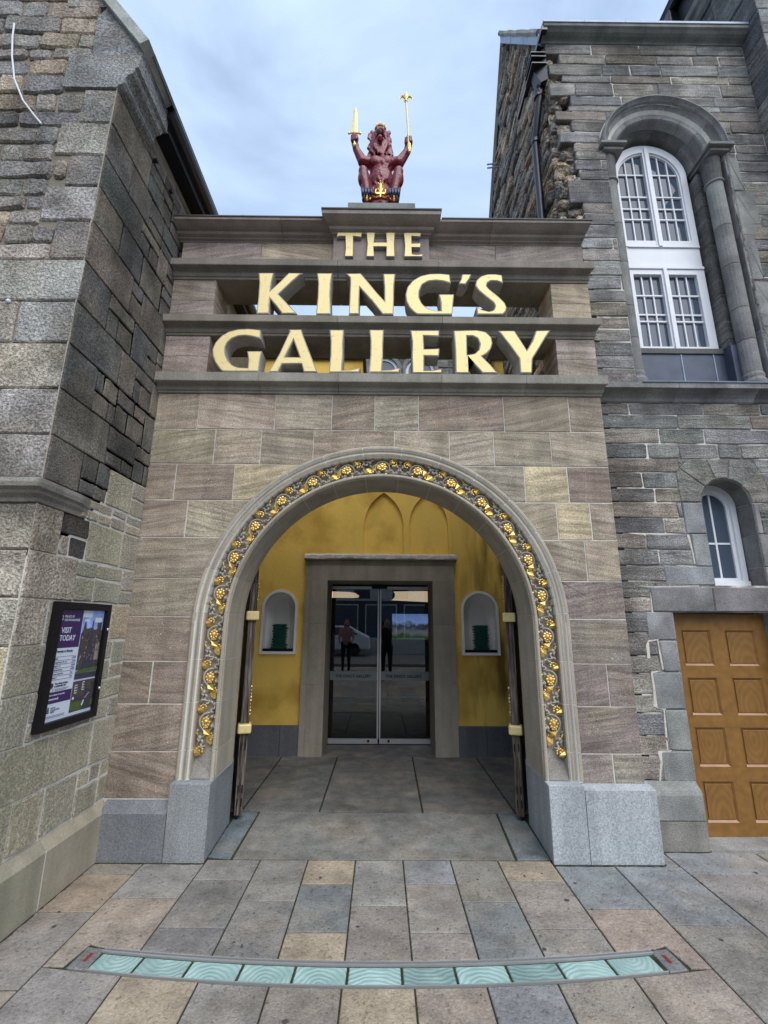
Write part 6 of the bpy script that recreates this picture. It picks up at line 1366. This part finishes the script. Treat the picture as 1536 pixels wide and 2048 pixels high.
# head crown
b = B(); cx_, cy_, cz_ = X(-.010), 3.70, 6.565
b.tube([(cx_+.052*math.cos(t*math.pi/8), cy_+.05*math.sin(t*math.pi/8), cz_) for t in range(17)], .011, 6)
for t in range(8): a = t*math.pi/4; b.ball((cx_+.052*math.cos(a), cy_+.05*math.sin(a), cz_+.022), .011, (1, 1, 1.3), 6, 4)
for a in (0, math.pi/2): b.tube([(cx_+.05*math.cos(a)*math.cos(u), cy_+.05*math.sin(a)*math.cos(u), cz_+.055*math.sin(u)) for u in [math.pi*i/8 for i in range(9)]], .007, 6)
b.ball((cx_, cy_, cz_+.066), .014); b.box(cx_-.004, cx_+.004, cy_-.004, cy_+.004, cz_+.07, cz_+.10); b.box(cx_-.012, cx_+.012, cy_-.004, cy_+.004, cz_+.082, cz_+.090); b.build('crown', 'gold', ln)
# blue claws
for s in (-1, 1):
    b = B()
    for k_ in range(4): x0 = X(.128*s)+(-.040+.027*k_); b.tube([(x0, 3.54, 5.585), (x0, 3.500, 5.560), (x0, 3.485, 5.51), (x0, 3.495, 5.47)], [.013, .017, .014, .005], 8)
    b.ball((X(.128*s), 3.56, 5.51), .054, (1, .9, 1.1)); b.build('paw', 'blue', ln, smooth=True)
# base crown: red cap and gilt rim with fleurs
b = B(); b.ball((X(0), 3.70, 5.43), .20, (1, .85, .72), 16, 9); b.build('cushion', 'red', ln, smooth=True)
b = B(); b.tube([(X(.205*math.cos(t*math.pi/12)), 3.70+.175*math.sin(t*math.pi/12), 5.395) for t in range(25)], .020, 6)
def fleur(b, x, y, z, s):
    b.tube([(x, y, z), (x, y, z+.10*s), (x, y, z+.16*s), (x, y, z+.22*s)], [.010*s, .014*s, .030*s, .004*s], 8)
    for q in (-1, 1): b.tube([(x, y, z+.07*s), (x+q*.03*s, y, z+.125*s), (x+q*.055*s, y, z+.11*s), (x+q*.062*s, y, z+.06*s)], [.010*s, .012*s, .010*s, .005*s], 6)
    b.box(x-.05*s, x+.05*s, y-.008, y+.008, z+.045*s, z+.065*s)
    for q in (-1, 0, 1): b.ball((x+q*.026*s, y, z+(.235 if q == 0 else .20)*s), .014*s, n=6, m=4)
    for q in (-1, 1): b.tube([(x, y, z+.03*s), (x+q*.05*s, y, z-.005*s), (x+q*.10*s, y, z+.02*s), (x+q*.125*s, y, z-.03*s)], [.008*s]*4, 6)
fleur(b, X(-.002), 3.505, 5.475, .80)
for sx_ in (-1, 1):
    for dx, dz in ((0, 0), (-.018, .018), (.018, .018), (0, .036), (0, -.03)): b.ball((X(.128*sx_+dx*.9), 3.50, 5.475+dz), .014, n=6, m=4)
b.build('base_crown', 'gold', ln)

# ================================================================= across the street, behind the viewer: seen only in the glass
ob = empty('street_block', 'dark slate-clad block with pale window bands across the street, reflected in the doors', 'building', (0, -22, 0)); 
M['cladding'] = plain('dark_blue_cladding', (.035, .045, .075), .6, .4, var=.1, nscale=.4, bump=0); M['panelgrey'] = plain('pale_spandrel', (.5, .51, .50), .7, .3, var=.1, bump=0)
bx('wall', 'cladding', ob, -30, 30, -30, -22, 0, 11)
for fl in (3.4, 6.8):
    bx('band', 'panelgrey', ob, -30, 30, -22.02, -21.98, fl-.15, fl)
    for k_ in range(-9, 10):
        x = k_*2.9; w_ = bx('window', 'panelgrey', ob, x-.85, x+.85, -22.0, -21.96, fl+.0, fl+2.3); bx('pane', 'pane', w_, x-.68, x+.68, -21.955, -21.94, fl+.85, fl+2.1)
for k_ in range(-9, 10):
    x = k_*2.9; w_ = bx('shop_window', 'panelgrey', ob, x-1.2, x+1.2, -22.0, -21.96, .3, 3.0); bx('pane', 'pane', w_, x-1.1, x+1.1, -21.955, -21.94, .4, 2.9)
lw = bx('low_wall', 'panelgrey', None, -9, 9, -13.2, -12.8, -.03, .8, label='low pale wall across the street, reflected in the doors', cat='wall')
# white car
car = empty('parked_car', 'white hatchback parked across the street, reflected in the left glass door', 'car', (-2.6, -12.5, -.03))
b = B(); prof_c = [(-2.0, .25), (-2.05, .6), (-1.95, .85), (-1.2, .98), (-.55, 1.42), (.9, 1.46), (1.75, 1.0), (2.0, .9), (2.05, .3)]
b.loft([[(-2.4-.2+x, y, z) for x, z in prof_c] for y in (-12.3, -10.7)]); o = b.build('body', 'white', car); m = o.modifiers.new('bevel', 'BEVEL'); m.width = .08; m.segments = 3; m.limit_method = 'ANGLE'
for y in (-10.69,): mesh_obj('side_window', [(-3.55, y, 1.0), (-3.05, y, 1.36), (-1.75, y, 1.38), (-1.15, y, 1.02), (-3.55, y-.01, 1.0), (-3.05, y-.01, 1.36), (-1.75, y-.01, 1.38), (-1.15, y-.01, 1.02)], [(3, 2, 1, 0), (4, 5, 6, 7), (0, 1, 5, 4), (1, 2, 6, 5), (2, 3, 7, 6), (3, 0, 4, 7)], 'pane', car)
for x in (-3.85, -1.35):
    for y in (-10.8, -12.2): B().tube([(x, y+.1, .29), (x, y-.1, .29)], .31, 18).build('wheel', 'iron', car)
# two people
def person(lab, x, y, top_c, trou, hair, facing, arms_up, skirt=False):
    pr = empty('person', lab, 'person', (x, y, -.03)); s = facing; z0 = -.03
    def T(a): return (x+a[0], y+a[1]*s, z0+a[2])
    mt = plain('top_'+lab.split()[0], top_c, .8, .2, bump=0); mr = plain('trousers_'+lab.split()[0], trou, .8, .2, bump=0); mh = plain('hair_'+lab.split()[0], hair, .6, .3, bump=.3)
    sk = M.setdefault('skin', plain('skin', (.45, .26, .19), .6, .3, var=.03, bump=0))
    def cs(l): return [('c', T(a), T(c), r0, r1_) for a, c, r0, r1_ in l]
    arms = [((.19*q, 0, 1.38), (.24*q, .06, 1.12) if not arms_up else (.25*q, .12, 1.20), .055, .045) for q in (-1, 1)]
    fore = [((.24*q, .06, 1.12), (.20*q, .22, 1.0), .042, .032) if not arms_up else ((.25*q, .12, 1.20), (-.12+.07*q, .33, 1.48), .042, .030) for q in (-1, 1)]
    hands = [(.20*q, .24, .98) if not arms_up else (-.12+.06*q, .35, 1.52) for q in (-1, 1)]
    blob([('e', T((0, 0, 1.24)), .16, (1.05, .7, 1.5)), ('e', T((0, 0, 1.02)), .15, (1.05, .75, 1.1))]+cs([((0, 0, 1.38), (0, 0, 1.46), .08, .055)]+arms+fore+[((-.12, 0, 1.40), (.12, 0, 1.40), .065, .065)]), 'top', mt, pr, .02)
    blob(cs([((.09*q, 0, .95), (.10*q, .01, .52), .095, .065) for q in (-1, 1)]+[((.10*q, .01, .52), (.10*q, -.01, .10), .062, .045) for q in (-1, 1)]), 'trousers', mr, pr, .02)
    blob([('e', T((0, .01, 1.60)), .098, (.82, .95, 1.18)), ('e', T((0, .105, 1.585)), .016, (.8, 1, 1.3))]+cs([((0, 0, 1.44), (0, .01, 1.54), .05, .05)])+[('e', T((.083*q, 0, 1.59)), .02, (.5, .9, 1.2)) for q in (-1, 1)], 'head', sk, pr, .011)
    for q in (-1, 1): B().ball(T((.032*q, .088, 1.61)), .011).build('eye', 'ink', pr)
    B().box(x-.022, x+.022, *sorted((y+s*.095, y+s*.100)), z0+1.545, z0+1.553).build('mouth', 'redmark', pr)
    blob([('e', T((0, -.022, 1.635)), .105, (.88, .92, 1.1))]+([('e', T((0, -.07, 1.50)), .10, (1, .6, 1.7))] if skirt else []), 'hair', mh, pr, .014)
    for q, h in zip((-1, 1), hands):
        ps_ = [('e', T(h), .038, (.8, .6, 1.1))]
        for k_ in range(4): ps_ += cs([((h[0]-.024+.016*k_, h[1]+.01, h[2]+.02), (h[0]-.024+.016*k_, h[1]+.045, h[2]+.035-.004*abs(k_-1)), .009, .007)])
        ps_ += cs([((h[0]+.025*-q, h[1], h[2]), (h[0]+.05*-q, h[1]+.03, h[2]+.01), .010, .008)])
        blob(ps_, 'hand', sk, pr, .006, 1)
    for q in (-1, 1): blob([('e', T((.10*q, .05, .045)), .06, (.75, 1.9, .75))], 'shoe', M['black'], pr, .014)
    return pr
person('person in dark clothes holding up a phone, reflected in the right glass door', .17, -.42, (.02, .02, .025), (.02, .02, .022), (.03, .02, .015), 1, True)
person('person with long auburn hair and pink top, reflected in the left glass door', -1.15, -2.6, (.42, .24, .24), (.015, .015, .015), (.12, .05, .03), 1, False, True)
ph = bx('phone', 'black', None, .012, .088, -.072, -.064, 1.47, 1.62, label='black phone held up by the person in the dark jacket', cat='phone')
